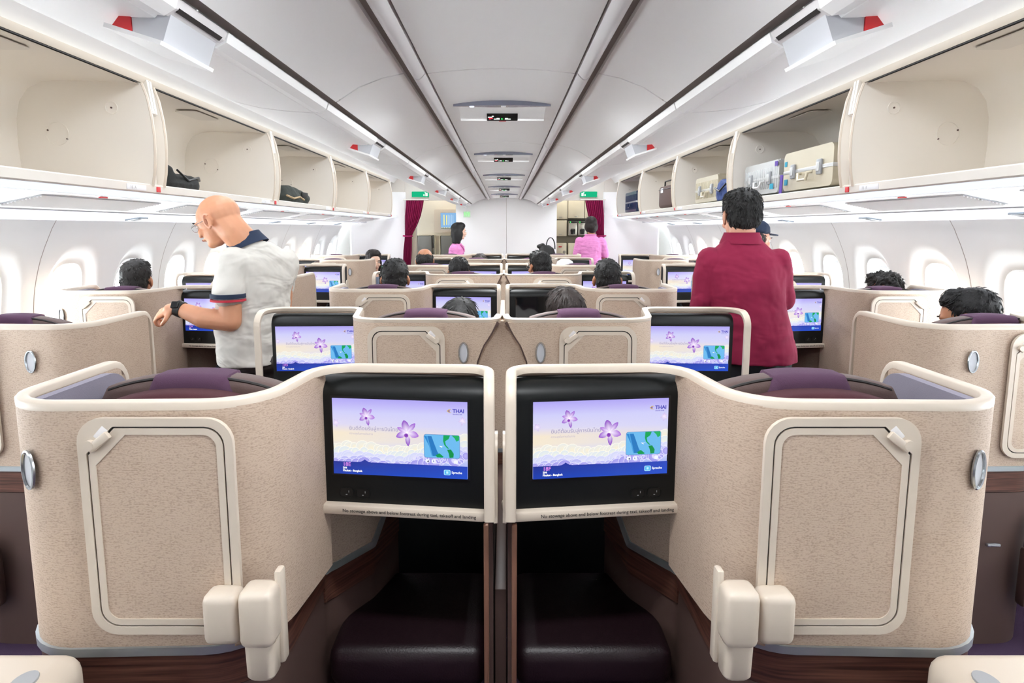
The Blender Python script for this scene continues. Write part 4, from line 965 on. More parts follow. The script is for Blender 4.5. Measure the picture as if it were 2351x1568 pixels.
# ------------------------------------------------------------ near consoles and the pockets by the aisle
for s in (-1, 1):
    t = thing('side_console', 'cream rounded console corner at the bottom %s edge of the view' % side(s), 'console', (s * (1.02 if s < 0 else 1.045), .84, 0), 'near consoles')
    g = G().box((0, 0, .675), (.44, .60, .13), 0, .04, seg=4); g.obj('top', M['cream'], t)
    G().box((s * .03, -.02, .742), (.22, .36, .006), 0, .002).obj('inlay', M['tanp'], t)
    G().loft([((s * -.165, .20, .736), .022, .03, 0), ((s * -.165, .20, .7425), .02, .028, 0)], 20).obj('button', M['grey'], t)
    G().box((0, 0, .30), (.36, .50, .60), 0, .02).obj('cabinet', M['brown'], t)
    x0, x1 = (1.825, 2.12) if s < 0 else (1.89, 2.18)
    t = thing('literature_pocket', 'dark brown literature pocket on the base of the nearest %s window side suite' % side(s), 'pocket', (s * (x0 + x1) / 2, 2.155, 0), 'literature pockets')
    w2 = (x1 - x0) / 2
    G().box((0, 0, .29), (2 * w2, .045, .22), 0, .012).obj('pocket_front', M['leather'] if 0 else M['brown'], t)
    G().tube([(-w2, -.01, .40), (w2, -.01, .40)], .004, 6).obj('rim', M['copper'], t)
    m = thing('leaflet', 'white leaflet sticking out of the %s literature pocket' % side(s), 'leaflet', (s * (x0 + x1) / 2, 2.15, .30), 'leaflets in the pockets')
    g = G().box((0, 0, .07), (2 * w2 * .94, .006, .15), 0, .001, Matrix.Rotation(R(6), 4, 'X')); g.obj('cover', M['paper'], m)
    g = G()
    for k in range(3): g.box((-.06 + .0 * k, -.012, .105 - .02 * k), (.10 - .02 * k, .001, .005))
    g.box((.04, -.0135, .12), (.09, .001, .022), 1, 0, Matrix.Rotation(R(14), 4, 'Y')); g.obj('cover_print', [M['inkw'], M['violet']], m, smooth=0)
    if s > 0:
        p = thing('safety_placard', 'small black placard with white lines of text on brown base panel', 'placard', (2.0, 2.178, .48))
        G().box((0, 0, 0), (.17, .004, .075), 0, .001).obj('plate', M['black'], p)
        v, f = textmesh('Stow all items\nduring taxi\nLife vest\nFasten seat belt\nUse shoulder belt', .0145, 'CENTER'); g = G(); g.add([(q[0], -.0026, .024 + q[1]) for q in v], f); g.obj('lettering', M['inkw'], p, smooth=0, recalc=False)
        G().box((1.79, 2.172, .405), (.05, .016, .012), 0, .004).obj('release_handle', M['chrome'], None, label='small chrome release handle on the brown base by the right aisle', category='handle')

# ------------------------------------------------------------ luggage in the open bins
t = thing('shoulder_bag', 'slouched black bag in the left overhead bin above the bald man', 'bag', (-1.86, 3.62, 1.764))
g = G().loft([((0, 0, 0), .10, .16, 0), ((0, 0, .03), .11, .17, 0), ((0, .02, .07), .095, .15, 0), ((0, .05, .085), .06, .09, 0)], 20, 0, 3)
g.ell((.0, -.12, .10), (.07, .05, .035), Matrix.Rotation(R(-25), 3, 'X')).ell((0, -.10, .06), (.08, .06, .05)); blob('bag_body', g, M['bagblack'], t, .010, 3, (.08, .02))
G().tube([(.09, -.12, .10), (.10, -.02, .05), (.10, .10, .075), (.08, .15, .06)], .006, 6).obj('strap', M['black'], t)
t = thing('backpack', 'dark olive backpack with a tan strap lying in the third left bin', 'bag', (-1.86, 5.50, 1.764))
g = G().loft([((0, 0, 0), .12, .33, 0), ((0, 0, .05), .125, .34, 0), ((0, -.06, .11), .10, .24, 0), ((0, -.12, .135), .07, .14, 0)], 24, 0, 3); g.ell((.08, .18, .05), (.05, .12, .045)); blob('bag_body', g, M['bagolive'], t, .011, 3, (.1, .02))
G().tube([(.11, -.33, .05), (.125, -.2, .03), (.125, -.05, .05), (.12, .08, .03)], .008, 6).obj('strap', M['tanp'], t)
G().box((.12, .10, .07), (.012, .16, .05), 0, .005).obj('pocket', M['bagblack'], t)
def suitcase(label, loc, d, m, ribs=True, latches=True):
    """case on its side: d = (depth x, length y, height z); the face with handle and latches looks to the aisle (-x)"""
    t = thing('suitcase', label, 'suitcase', loc, 'suitcases in the right bins')
    a, b, c = d; r = .035
    G().prism(rrect(-b / 2, .008, b / 2, c * .49, [.012, .012, r, r], 5), 'x', -a / 2, a / 2).obj('lower_shell', m, t)
    G().prism(rrect(-b / 2, c * .51, b / 2, c, [r, r, .012, .012], 5), 'x', -a / 2, a / 2).obj('upper_shell', m, t)
    G().box((0, 0, c * .5), (a + .006, b + .006, .022), 0, .004).obj('frame_rail', M['alum'], t)
    if ribs:
        n = max(4, int(b / .034))
        for k in range(n):
            y = -b / 2 + .03 + (b - .06) * k / (n - 1)
            G().prism(rrect(-.005, .04, .005, c - .04, .004, 2), 'x', -a / 2 - .004, -a / 2 + .004).obj('rib', m, t).location = (0, y, 0)
            G().box((0, y, c + .002), (a * .92, .011, .007), 0, .003).obj('rib', m, t)
    hd = G().tube([(-a / 2, -.065, c * .42), (-a / 2 - .022, -.06, c * .40), (-a / 2 - .026, -.045, c * .24), (-a / 2 - .026, .045, c * .24), (-a / 2 - .022, .06, c * .40), (-a / 2, .065, c * .42)], .009, 8).obj('carry_handle', m, t)
    if latches:
        for y in (-b * .27, b * .27):
            l = G().box((-a / 2 - .006, y, c * .5), (.016, .055, .085), 0, .008).obj('latch', M['grey'], t)
            G().box((-a / 2 - .016, y, c * .5), (.006, .035, .05), 0, .004).obj('latch_plate', M['alum'], l)
    for y in (-b / 2 + .05, b / 2 - .05):
        for z in (.03, c - .03): G().tube([(a / 2 - .02, y, z), (a / 2 + .01, y, z)], .02, 10).obj('wheel', M['black'], t)
    return t
def stick(t, pts, m):
    for k, (x, y, z, w_, h_, mm) in enumerate(pts): G().box((x, y, z), (.003, w_, h_)).obj('sticker', mm, t, smooth=0)
c = suitcase('large champagne aluminium suitcase with smooth face and two latches, second right bin', (1.93, 3.72, 1.770), (.36, .60, .235), M['goldc'], ribs=False)
stick(c, [(-.182, .27, .17, .03, .03, M['aqua']), (-.182, .26, .06, .04, .035, M['aqua'])], 0)
G().box((-.215, .25, .045), (.004, .035, .12), 0, 0, Matrix.Rotation(R(5), 4, 'X')).obj('luggage_tag', M['violet'], c)
c = suitcase('bright silver ribbed suitcase behind the champagne case, second right bin', (1.93, 4.38, 1.770), (.36, .58, .215), M['alum'])
stick(c, [(-.187, -.2, .05, .05, .035, M['aqua']), (-.187, -.26, .19, .04, .03, M['violet'])], 0)
c = suitcase('ribbed champagne suitcase partly behind a blue bag, third right bin', (1.95, 5.62, 1.770), (.36, .62, .225), M['goldc'])
c = suitcase('dark blue ribbed hard shell suitcase in the farthest right bin', (1.95, 8.98, 1.770), (.36, .78, .28), M['caseblue'], latches=False)
t = thing('blue_backpack', 'small blue nylon bag in front of the ribbed champagne case', 'bag', (1.755, 5.05, 1.770))
g = G().loft([((0, 0, 0), .05, .14, 0), ((0, 0, .06), .055, .16, 0), ((0, .02, .13), .045, .12, 0), ((0, .03, .16), .03, .07, 0)], 18, 0, 2.6); blob('bag_body', g, M['bagblue'], t, .009, 3, (.07, .02))
G().tube([(-.05, -.12, .12), (-.06, 0, .07), (-.055, .12, .10)], .007, 6).obj('strap', M['black'], t)
t = thing('wash_bag', 'boxy brown canvas bag with top handle and white tag, fourth right bin', 'bag', (1.88, 6.95, 1.770))
G().box((0, 0, .12), (.28, .56, .24), 0, .035, seg=3).obj('bag_body', M['bagbrown'], t)
G().tube([(-.10, -.20, .24), (-.10, -.19, .29), (-.10, .15, .29), (-.10, .16, .24)], .008, 6).obj('handle', M['black'], t)
G().box((-.142, .12, .19), (.004, .10, .05)).obj('tag', M['paper'], t)
G().tube([(-.142, -.26, .20), (-.142, .26, .20)], .004, 6).obj('zip', M['black'], t)

# ------------------------------------------------------------ people
def HM(c, yaw=0, pitch=0, roll=0): return Matrix.Translation(c) @ Matrix.Rotation(R(yaw), 4, 'Z') @ Matrix.Rotation(R(pitch), 4, 'X') @ Matrix.Rotation(R(roll), 4, 'Y')
def he(g, H, c, r, rot=None):
    q = H.to_3x3() @ (rot.to_3x3() if rot is not None else Matrix.Identity(3)); return g.ell(H @ Vector(c), r, q)
def head(g, H, f=1.0):
    """head looking along local +Y, origin between the ears at eye height"""
    he(g, H, (0, -.018, .040), (.076 * f, .097, .083)); he(g, H, (0, .030, .022), (.064 * f, .062, .080)); he(g, H, (0, .028, -.035), (.058 * f, .060, .072))
    he(g, H, (0, .062, -.090), (.026, .024, .022)); he(g, H, (0, .035, -.080), (.046 * f, .045, .032))
    he(g, H, (0, .098, -.018), (.012, .014, .026), Matrix.Rotation(R(-18), 3, 'X')); he(g, H, (0, .105, -.034), (.015, .013, .010))
    for q in (-1, 1):
        he(g, H, (q * .030, .082, .018), (.022, .014, .007)); he(g, H, (q * .040, .070, -.030), (.020, .018, .018))
        he(g, H, (q * .083, -.012, -.004), (.010, .022, .035), Matrix.Rotation(R(q * 24), 3, 'Z')); he(g, H, (q * .077, -.002, -.028), (.007, .011, .013)); he(g, H, (q * .076, -.004, .0), (.008, .010, .020))
    he(g, H, (0, .088, -.060), (.024, .012, .009))
def face(t, H, f=1.0):
    for q in (-1, 1):
        e = he(G(), H, (q * .031, .083, .003), (.013, .009, .008)).obj('eye', M['eye'], t)
        he(G(), H, (q * .031, .0905, .003), (.0055, .003, .0055)).obj('iris', M['iris'], e)
        he(G(), H, (q * .032, .094, .024), (.018, .005, .0035), Matrix.Rotation(R(-q * 8), 3, 'Y')).obj('eyebrow', M['hairblack'], t)
    he(G(), H, (0, .098, -.060), (.020, .006, .0055)).obj('mouth', M['lip'], t)
def tufts(H, ells, n, L, crown=(0, -.05, .12), m=None, wid=.004, lift=.25, rnd=None, zmin=-9, flat=0.0, front=9):
    rnd = rnd or random.Random(3); g = G(); cr = Vector(crown)
    for i in range(n):
        c, r = ells[rnd.randrange(len(ells))]
        d = Vector((rnd.gauss(0, 1), rnd.gauss(0, 1), rnd.gauss(0, 1))).normalized()
        p = Vector((c[0] + d.x * r[0], c[1] + d.y * r[1], c[2] + d.z * r[2])); nrm = Vector((d.x / r[0], d.y / r[1], d.z / r[2])).normalized()
        if p.z < zmin or p.y > front: continue
        if any(((p.x - c2[0]) / r2[0]) ** 2 + ((p.y - c2[1]) / r2[1]) ** 2 + ((p.z - c2[2]) / r2[2]) ** 2 < .93 for c2, r2 in ells): continue
        tg = (p - cr) + Vector((rnd.gauss(0, .03), rnd.gauss(0, .03), -flat)); tg = (tg - nrm * tg.dot(nrm)).normalized()
        w_ = nrm.cross(tg) * wid * (.6 + rnd.random()); l = L * (.6 + .8 * rnd.random())
        b = p - nrm * .003; mid = p + tg * l * .5 + nrm * (lift * l * .5 + .001); e = p + tg * l + nrm * (lift * l - .0004)
        v = [H @ q for q in (b - w_, b + w_, b + nrm * wid * .8, mid - w_ * .7, mid + w_ * .7, mid + nrm * wid * .6, e)]
        g.add(v, [(0, 1, 4, 3), (1, 2, 5, 4), (2, 0, 3, 5), (3, 4, 6), (4, 5, 6), (5, 3, 6)])
    return g
CAPH = [((0, -.026, .050), (.084, .101, .086)), ((0, -.048, .0), (.076, .074, .075)), ((0, .02, .085), (.068, .066, .052))]
def hair_short(t, H, m, seed=1, spiky=.0, n=700, bald=False, L=.022, f=1.0):
    E_ = [((c[0], c[1], c[2]), (r[0] * f, r[1], r[2])) for c, r in CAPH]
    if bald: E_ = [((0, -.055, .015), (.082, .070, .072)), ((.03, -.02, .02), (.056, .075, .06)), ((-.03, -.02, .02), (.056, .075, .06))]
    g = G()
    for c, r in E_: he(g, H, c, r)
    o = blob('hair', g, m, t, .006, 5, (.025, .008 + spiky * .15))
    tufts(H, E_, n, L, m=m, rnd=random.Random(seed), lift=.03 + spiky * .8, zmin=-.05).obj('hair_strands', m, o, smooth=0, recalc=False, kind='stuff')
    return o
def hair_long(t, H, m, length=.22, seed=1, wide=.0):
    E_ = [((0, -.024, .048), (.088 + wide, .104, .090)), ((0, -.058, -.03), (.086 + wide, .066, .10)), ((.057, -.03, -.04), (.045 + wide, .066, .11)), ((-.057, -.03, -.04), (.045 + wide, .066, .11)), ((0, .015, .09), (.070, .066, .052))]
    g = G()
    for c, r in E_: he(g, H, c, r)
    for x in (-.07, -.035, 0, .035, .07):
        a = H @ Vector((x * 1.05, -.062 + abs(x) * .35, -.02)); b = a + Vector((0, 0, -length * (.92 + .08 * cos(x * 40)))); g.cap(a, b, .036, .030)
    o = blob('hair', g, m, t, .007, 4, (.03, .006))
    gg = tufts(H, E_, 900, .04, m=m, rnd=random.Random(seed), lift=-.04, flat=.25, wid=.003, front=.06); gg.obj('hair_strands', m, o, smooth=0, recalc=False, kind='stuff')
    return o
def hand(g, wrist, dirv, up, size=1.0, curl=.6, thumb=1):
    """palm, five fingers of different lengths bent at two joints; up = back of the hand"""
    w_ = Vector(wrist); d = Vector(dirv).normalized(); u = Vector(up); u = (u - d * u.dot(d)).normalized(); s_ = d.cross(u)
    pc = w_ + d * .045 * size
    g.cap(w_, w_ + d * .03 * size, .024 * size, .028 * size)
    for k in (-1, -.33, .33, 1): g.cap(w_ + d * .015 * size + s_ * k * .016 * size, w_ + d * .085 * size + s_ * k * .027 * size, .015 * size, .0115 * size)
    for k, (o, L) in enumerate(((-1, .062), (-.33, .078), (.33, .084), (1, .074))):
        p = w_ + d * .085 * size + s_ * o * .027 * size; a = curl * .5; dd = d; rr = .0098 * size
        for seg in range(3):
            dd = (d * cos(a) - u * sin(a)).normalized(); q = p + dd * L * size * (.45, .32, .23)[seg]; g.cap(p, q, rr, rr * .9, n=8); p = q; rr *= .9; a += curl
    p = w_ + d * .02 * size + s_ * thumb * .022 * size; q = p + (d * .6 + s_ * thumb * .7 - u * .3).normalized() * .045 * size; g.cap(p, q, .014 * size, .011 * size, n=8)
    g.cap(q, q + (d * .9 + s_ * thumb * .1 - u * .4).normalized() * .032 * size, .011 * size, .009 * size, n=8)
def legs(g, hip, feet, r0=.085, r1=.05):
    for q, (fx, fy) in zip((-1, 1), feet):
        h = Vector(hip) + Vector((q * .09, 0, 0)); k = Vector(((h.x + fx) / 2, (h.y + fy) / 2 + .01, .48)); g.limb([h, k, (fx, fy, .09)], [r0, .062, r1])
def seated(x, y, top, label, hair, style='short', yaw=0, pitch=0, shirt=None, seed=1, skin='skint', glasses=False, bald=False, f=1.0):
    t = thing('person', label, 'person', (x, y, 0))
    hz = top - .125; H = HM((0, 0, hz), yaw, pitch)
    g = G(); head(g, H, f); sh = hz - .21
    g.cap(H @ Vector((0, -.015, -.05)), (0, -.01, sh - .02), .054, .060)
    g.loft([((0, .0, .56), .14, .10, 0), ((0, 0, .75), .15, .10, 0), ((0, 0, sh - .15), .17, .095, 0), ((0, 0, sh - .05), .15, .08, 0), ((0, 0, sh), .07, .06, 0)], 20)
    for q in (-1, 1):
        g.limb([(q * .16, 0, sh - .06), (q * .21, .06, sh - .32), (q * .16, .26, sh - .36)], [.05, .042, .032]); hand(g, (q * .16, .26, sh - .36), (-q * .3, 1, -.1), (0, 0, 1), .95, .4, -q)
        g.limb([(q * .09, .02, .58), (q * .10, .42, .58), (q * .10, .48, .12)], [.08, .062, .045]); g.cap((q * .10, .46, .055), (q * .10, .60, .045), .04, .035)
    blob('body', g, M[skin], t, .0085, 5)
    g = G(); g.loft([((0, .0, .53), .165, .125, 0), ((0, 0, .75), .175, .125, 0), ((0, 0, sh - .15), .20, .118, 0), ((0, 0, sh - .06), .185, .10, 0), ((0, -.005, sh - .005), .10, .08, 0), ((0, -.008, sh + .03), .072, .07, 0)], 24)
    for q in (-1, 1): g.limb([(q * .165, 0, sh - .07), (q * .205, .05, sh - .24)], [.072, .066])
    blob('shirt', g, M[shirt or 'shirtb'], t, .010, 5, (.10, .012))
    g = G()
    for q in (-1, 1): g.limb([(q * .09, .02, .56), (q * .10, .42, .57), (q * .10, .48, .13)], [.10, .080, .062])
    blob('trousers', g, M['trouser'], t, .012, 4)
    if style == 'short': hair_short(t, H, M[hair], seed, n=700, bald=bald, f=f)
    elif style == 'spiky': hair_short(t, H, M[hair], seed, .35, 900, L=.03)
    elif style == 'long': hair_long(t, H, M[hair], .16, seed)
    face(t, H)
    if glasses: eyeglasses(t, H)
    return t, H
def eyeglasses(t, H):
    g = G()
    for q in (-1, 1):
        g.tube([H @ Vector((q * .033 + .024 * cos(a), .106 - .012 * abs(cos(a)) * .4, .001 + .017 * sin(a))) for a in [2 * pi * k / 18 for k in range(18)]], .0013, 5, closed=True, cap=False)
        g.tube([H @ Vector(p) for p in ((q * .057, .102, .006), (q * .074, .06, .008), (q * .081, .0, .010), (q * .080, -.020, -.008))], .0014, 5)
    g.tube([H @ Vector(p) for p in ((-.009, .106, .004), (0, .109, .006), (.009, .106, .004))], .0012, 5)
    o = g.obj('eyeglasses', M['chrome'], t)
    for q in (-1, 1):
        g = G(); g.add([H @ Vector((q * .033 + .023 * cos(a), .105 - .012 * abs(cos(a)) * .4, .001 + .016 * sin(a))) for a in [2 * pi * k / 18 for k in range(18)]], [tuple(range(18))]); g.obj('lens', M['glass'], o, smooth=0)
def shoes(t, feet, yaw=0):
    for fx, fy in feet:
        g = G(); d = Vector((-sin(R(yaw)), cos(R(yaw)), 0)); c = Vector((fx, fy, 0)); g.cap(c + Vector((0, 0, .045)) - d * .04, c + Vector((0, 0, .04)) + d * .14, .043, .036); g.box(tuple(c + d * .05 + Vector((0, 0, .012))), (.075, .075, .024), 0, .008)
        blob('shoe', g, M['shoe'], t, .008, 3)

seated(-2.24, 3.86, 1.352, 'person with curly dark greying hair seated beside left windows', 'hairgrey', 'short', 8, 0, 'shirtb', 1, 'skint')
seated(2.34, 3.88, 1.272, 'person with tousled spiky dark hair and eyeglasses by right windows', 'hairgrey', 'spiky', 12, -4, 'shirtw', 2, 'skint', glasses=True)
seated(1.975, 2.66, 1.290, 'person with cropped dark hair and thinning crown at the right edge', 'hairblack', 'short', 48, -10, 'shirtb', 3, 'skint')
seated(-.19, 2.80, 1.228, 'person with smooth black hair seated left of the divider', 'hairblack', 'long', -6, 0, 'shirtw', 4, 'skinp')
seated(.277, 2.80, 1.276, 'person with long dark brown hair seated right of the divider', 'hairbrown', 'long', 10, 0, 'shirtw', 5, 'skinp')
seated(-.676, 3.95, 1.353, 'person with short black hair above the purple seat, left centre third row', 'hairblack', 'short', 0, 0, 'shirtb', 6, 'skint')
seated(.649, 3.95, 1.350, 'person with neat black hair above the purple seat, right centre third row', 'hairblack', 'short', 0, 2, 'shirtb', 7, 'skint')
t_, H_ = seated(-.78, 6.25, 1.352, 'person with grey hair round a bald crown beside the left curtain', 'hairgrey', 'short', 0, -6, 'shirtw', 8, 'skint', bald=True)
seated(-.36, 5.10, 1.312, 'person with short black hair, left of centre line, fourth row', 'hairblack', 'short', 0, 0, 'shirtb', 9, 'skint')
seated(.285, 5.10, 1.362, 'person with upswept black hair and glasses, right of centre line, fourth row', 'hairblack', 'short', 28, 0, 'shirtb', 10, 'skint', glasses=True)
seated(-1.53, 7.42, 1.292, 'person with long brown hair leaning out into the left aisle', 'hairbrown', 'long', -150, -8, 'shirtb', 11, 'skinp')
seated(-.28, 7.40, 1.242, 'person with brown hair barely showing above a far purple seat, left of centre', 'hairbrown', 'long', 0, 0, 'shirtw', 12, 'skinp')
t = seated(.60, 6.25, 1.235, 'person in a white printed cap before a dark screen, right centre fifth row', 'hairblack', 'short', 0, 0, 'shirtb', 13, 'skint')[0]
g = G(); g.loft([((0, -.02, 1.135), .092, .108, 0), ((0, -.02, 1.18), .092, .108, 0), ((0, -.02, 1.225), .076, .09, 0), ((0, -.02, 1.248), .04, .05, 0), ((0, -.02, 1.252), .01, .01, 0)], 24); cp = g.obj('cap', M['paper'], t)
G().prism([(.0 + .085 * cos(a), .075 + .10 * sin(a)) for a in [pi * k / 12 for k in range(13)]], 'z', 1.137, 1.145).obj('cap_brim', M['paper'], cp)
g = G()
for a in (-.5, -.15, .25, .6):
    g.tube([(.086 * sin(a + .1 * q), -.02 - .104 * cos(a + .1 * q), 1.15 + .012 * q + .01 * (q % 2)) for q in range(4)], .006, 5)
g.obj('cap_print', M['navy'], cp)

# bald man in the pale polo shirt, left aisle
t = thing('person', 'bald man in pale grey polo with navy collar standing in left aisle', 'person', (-1.25, 3.1, 0))
O = Vector((-1.25, 3.1, 0)); W = lambda x, y, z: Vector((x, y, z)) - O
H = HM(W(-1.385, 3.09, 1.580), 80, -20)
g = G(); head(g, H, 1.0)
g.limb([H @ Vector((0, -.040, .0)), H @ Vector((0, -.070, -.075)), W(-1.235, 3.12, 1.44)], [.074, .070, .074]); he(g, H, (0, -.045, .03), (.082, .082, .082))
SH = R(55)
g.loft([(W(-1.24, 3.13, .92), .15, .11, SH), (W(-1.24, 3.13, 1.2), .15, .10, SH), (W(-1.22, 3.13, 1.36), .17, .09, SH), (W(-1.21, 3.13, 1.43), .12, .07, SH)], 22)
g.limb([W(-1.285, 2.99, 1.38), W(-1.285, 2.95, 1.115), W(-1.41, 2.945, 1.130), W(-1.545, 2.965, 1.178)], [.056, .050, .049, .031])
hand(g, W(-1.55, 2.965, 1.180), (-.8, .05, -.35), (-.3, -.5, .8), 1.0, .75, -1)
g.limb([W(-1.125, 3.25, 1.37), W(-1.19, 3.38, 1.12), W(-1.45, 3.33, 1.13)], [.054, .047, .031]); hand(g, W(-1.45, 3.33, 1.13), (-.9, -.1, -.2), (0, .3, 1), 1.0, .6, 1)
legs(g, W(-1.22, 3.17, .90), ((.02, -.06), (.10, .16)), .08, .045)
blob('body', g, skinm('skin_warm', 'd59a78'), t, .0048, 4)
g = G(); g.loft([(W(-1.245, 3.13, .885), .192, .150, SH), (W(-1.25, 3.13, .95), .190, .148, SH), (W(-1.255, 3.13, 1.05), .184, .146, SH), (W(-1.24, 3.13, 1.2), .188, .138, SH), (W(-1.215, 3.13, 1.33), .205, .128, SH), (W(-1.20, 3.13, 1.405), .188, .105, SH), (W(-1.21, 3.13, 1.455), .110, .085, SH), (W(-1.225, 3.125, 1.485), .082, .078, SH)], 30)
g.limb([W(-1.275, 3.00, 1.385), W(-1.29, 2.955, 1.245)], [.080, .076]); g.limb([W(-1.125, 3.245, 1.375), W(-1.17, 3.33, 1.25)], [.076, .070])
sh = blob('polo_shirt', g, M['polo'], t, .0075, 5, (.085, .020))
for k, (z, mm, dz) in enumerate(((1.236, 'navy', .020), (1.216, 'stripe', .010))):
    c = W(-1.290, 2.952, z); G().loft([(c - Vector((0, 0, dz / 2)), .0795, .0795, 0), (c + Vector((0, 0, dz / 2)), .0795, .0795, 0)], 28).obj('sleeve_band', M[mm], sh)
cc = W(-1.262, 3.115, 1.482); cr = Matrix.Rotation(R(-24), 3, 'Y'); pts = []
NG = 32; g = G(); v = []
for z, r in ((-.030, .105), (.012, .088), (.030, .083), (.024, .079), (-.02, .098)):
    for k in range(NG): a = 2 * pi * k / NG; v.append(cc + cr @ Vector((r * 1.02 * cos(a), r * .94 * sin(a), z)))
g.add(v, [(i * NG + k, i * NG + (k + 1) % NG, ((i + 1) % 5) * NG + (k + 1) % NG, ((i + 1) % 5) * NG + k) for i in range(5) for k in range(NG)]); g.obj('collar', M['navy'], sh)
g = G(); legs(g, W(-1.22, 3.17, .90), ((.02, -.06), (.10, .16)), .105, .075); g.ell(W(-1.23, 3.15, .90), (.165, .15, .09)); blob('trousers', g, M['denim'], t, .010, 4, (.08, .02))
shoes(t, ((.02, -.06), (.10, .16)), 75)
er = G().tube([H @ Vector((-.0935 + .004 * cos(a), -.014 + .019 * cos(a), .0 + .032 * sin(a))) for a in [-2.2 + 4.6 * k / 16 for k in range(17)]], .0048, 8).obj('ear_rim', M['skin'], t)
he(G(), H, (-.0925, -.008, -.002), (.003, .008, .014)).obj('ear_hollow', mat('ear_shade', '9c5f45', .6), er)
face(t, H); eyeglasses(t, H)
d = (W(-1.545, 2.965, 1.178) - W(-1.41, 2.945, 1.130)).normalized(); c = W(-1.525, 2.962, 1.171)
wt = G().sweep([c + Matrix.Rotation(2 * pi * k / 20, 3, d) @ (d.cross(Vector((0, 1, 0))).normalized() * .036) for k in range(20)], [(-.003, -.015), (.003, -.015), (.003, .015), (-.003, .015)], closed=True, up=d).obj('watch', M['black'], t)
G().box(tuple(c + Vector((-.008, -.030, .024))), (.036, .012, .036), 0, .005, Matrix.Rotation(R(-35), 4, 'X')).obj('watch_face', M['bezel'], wt)

# man in the crimson blazer, right aisle
t = thing('person', 'man with short black hair in crimson blazer standing in right aisle', 'person', (1.17, 3.05, 0))
O = Vector((1.17, 3.05, 0))
H = HM(W(1.142, 3.07, 1.602), 4, -6)
g = G(); head(g, H, 1.0); g.limb([H @ Vector((0, -.028, -.04)), W(1.147, 3.05, 1.45)], [.058, .068])
g.loft([(W(1.22, 3.05, .95), .15, .11, 0), (W(1.18, 3.05, 1.2), .145, .10, 0), (W(1.16, 3.05, 1.37), .17, .09, 0), (W(1.15, 3.05, 1.45), .11, .07, 0)], 22)
for q, el, wr in ((-1, W(.985, 3.09, 1.17), W(1.13, 3.30, 1.12)), (1, W(1.375, 3.10, 1.20), W(1.20, 3.32, 1.17))):
    g.limb([W(1.16 + q * .165, 3.05, 1.40), el, wr], [.05, .043, .030]); hand(g, wr, (-q * .8, .5, .05), (0, .3, 1), .95, .5, -q)
legs(g, W(1.225, 3.06, .90), ((-.03, .02), (.16, .03)), .08, .045)
blob('body', g, M['skin'], t, .0055, 6)
g = G(); g.loft([(W(1.235, 3.045, .905), .207, .150, 0), (W(1.232, 3.045, .96), .203, .150, 0), (W(1.215, 3.045, 1.07), .187, .142, 0), (W(1.185, 3.045, 1.2), .180, .136, 0), (W(1.165, 3.045, 1.34), .200, .126, 0), (W(1.155, 3.045, 1.41), .180, .108, 0), (W(1.149, 3.045, 1.465), .118, .086, 0), (W(1.146, 3.045, 1.51), .078, .074, 0)], 32)
for q, el, wr in ((-1, W(.982, 3.085, 1.175), W(1.10, 3.27, 1.12)), (1, W(1.378, 3.095, 1.205), W(1.23, 3.29, 1.17))):
    g.limb([W(1.158 + q * .160, 3.045, 1.390), el, wr], [.068, .062, .050])
bz = blob('blazer', g, M['blazer'], t, .0075, 4, (.10, .020))
cc = W(1.145, 3.050, 1.512); NG = 32; g = G(); v = []
for z, r in ((-.035, .100), (.008, .083), (.018, .080), (.014, .076), (-.03, .094)):
    for k in range(NG): a = 2 * pi * k / NG; v.append(cc + Vector((r * 1.02 * cos(a), r * .95 * sin(a), z)))
g.add(v, [(i * NG + k, i * NG + (k + 1) % NG, ((i + 1) % 5) * NG + (k + 1) % NG, ((i + 1) % 5) * NG + k) for i in range(5) for k in range(NG)]); g.obj('collar', M['blazer'], bz)
G().tube([W(1.236, 2.897, .91), W(1.228, 2.902, 1.00), W(1.222, 2.904, 1.08)], .0022, 5).obj('vent_seam', mat('blazer_seam', '5c1430', .9), bz)
g = G(); legs(g, W(1.225, 3.06, .90), ((-.03, .02), (.16, .03)), .105, .075); g.ell(W(1.225, 3.06, .90), (.17, .13, .10)); blob('trousers', g, M['trouser'], t, .010, 4, (.08, .015))
shoes(t, ((-.03, .02), (.16, .03)), 0)
face(t, H); hair_short(t, H, M['hairblack'], 21, .0, 1600, L=.024, f=1.03)

# traveller in a peaked cap, half hidden by the blazer
t = thing('person', 'person in a dark peaked cap half hidden behind the crimson blazer', 'person', (1.66, 4.20, 0))
H = HM((0, 0, 1.475), -82, -8)
g = G(); head(g, H); g.limb([H @ Vector((0, -.02, -.04)), (-.02, 0, 1.28)], [.055, .062])
g.loft([((0, 0, .95), .12, .10, 0), ((0, 0, 1.2), .13, .11, 0), ((0, 0, 1.26), .08, .08, 0)], 20)
for q in (-1, 1): g.limb([(0, q * .15, 1.21), (.02, q * .2, .98), (.16, q * .12, 1.02)], [.048, .04, .03]); hand(g, (.16, q * .12, 1.02), (1, -q * .2, .1), (0, 0, 1), .9, .5, q)
for q in (-1, 1): g.limb([(0, q * .08, .9), (0.02, q * .08, .48), (0, q * .08, .09)], [.075, .06, .045])
blob('body', g, M['skin'], t, .007, 5)
g = G(); g.loft([((0, 0, .88), .14, .17, 0), ((0, 0, 1.1), .13, .18, 0), ((0, 0, 1.21), .12, .18, 0), ((-.01, 0, 1.27), .08, .09, 0)], 24); blob('shirt', g, M['shirtw'], t, .01, 4)
g = G()
for q in (-1, 1): g.limb([(0, q * .08, .88), (0.02, q * .08, .48), (0, q * .08, .10)], [.095, .078, .06])
blob('trousers', g, M['denim'], t, .011, 4); shoes(t, ((0, -.08), (0, .08)), -90)
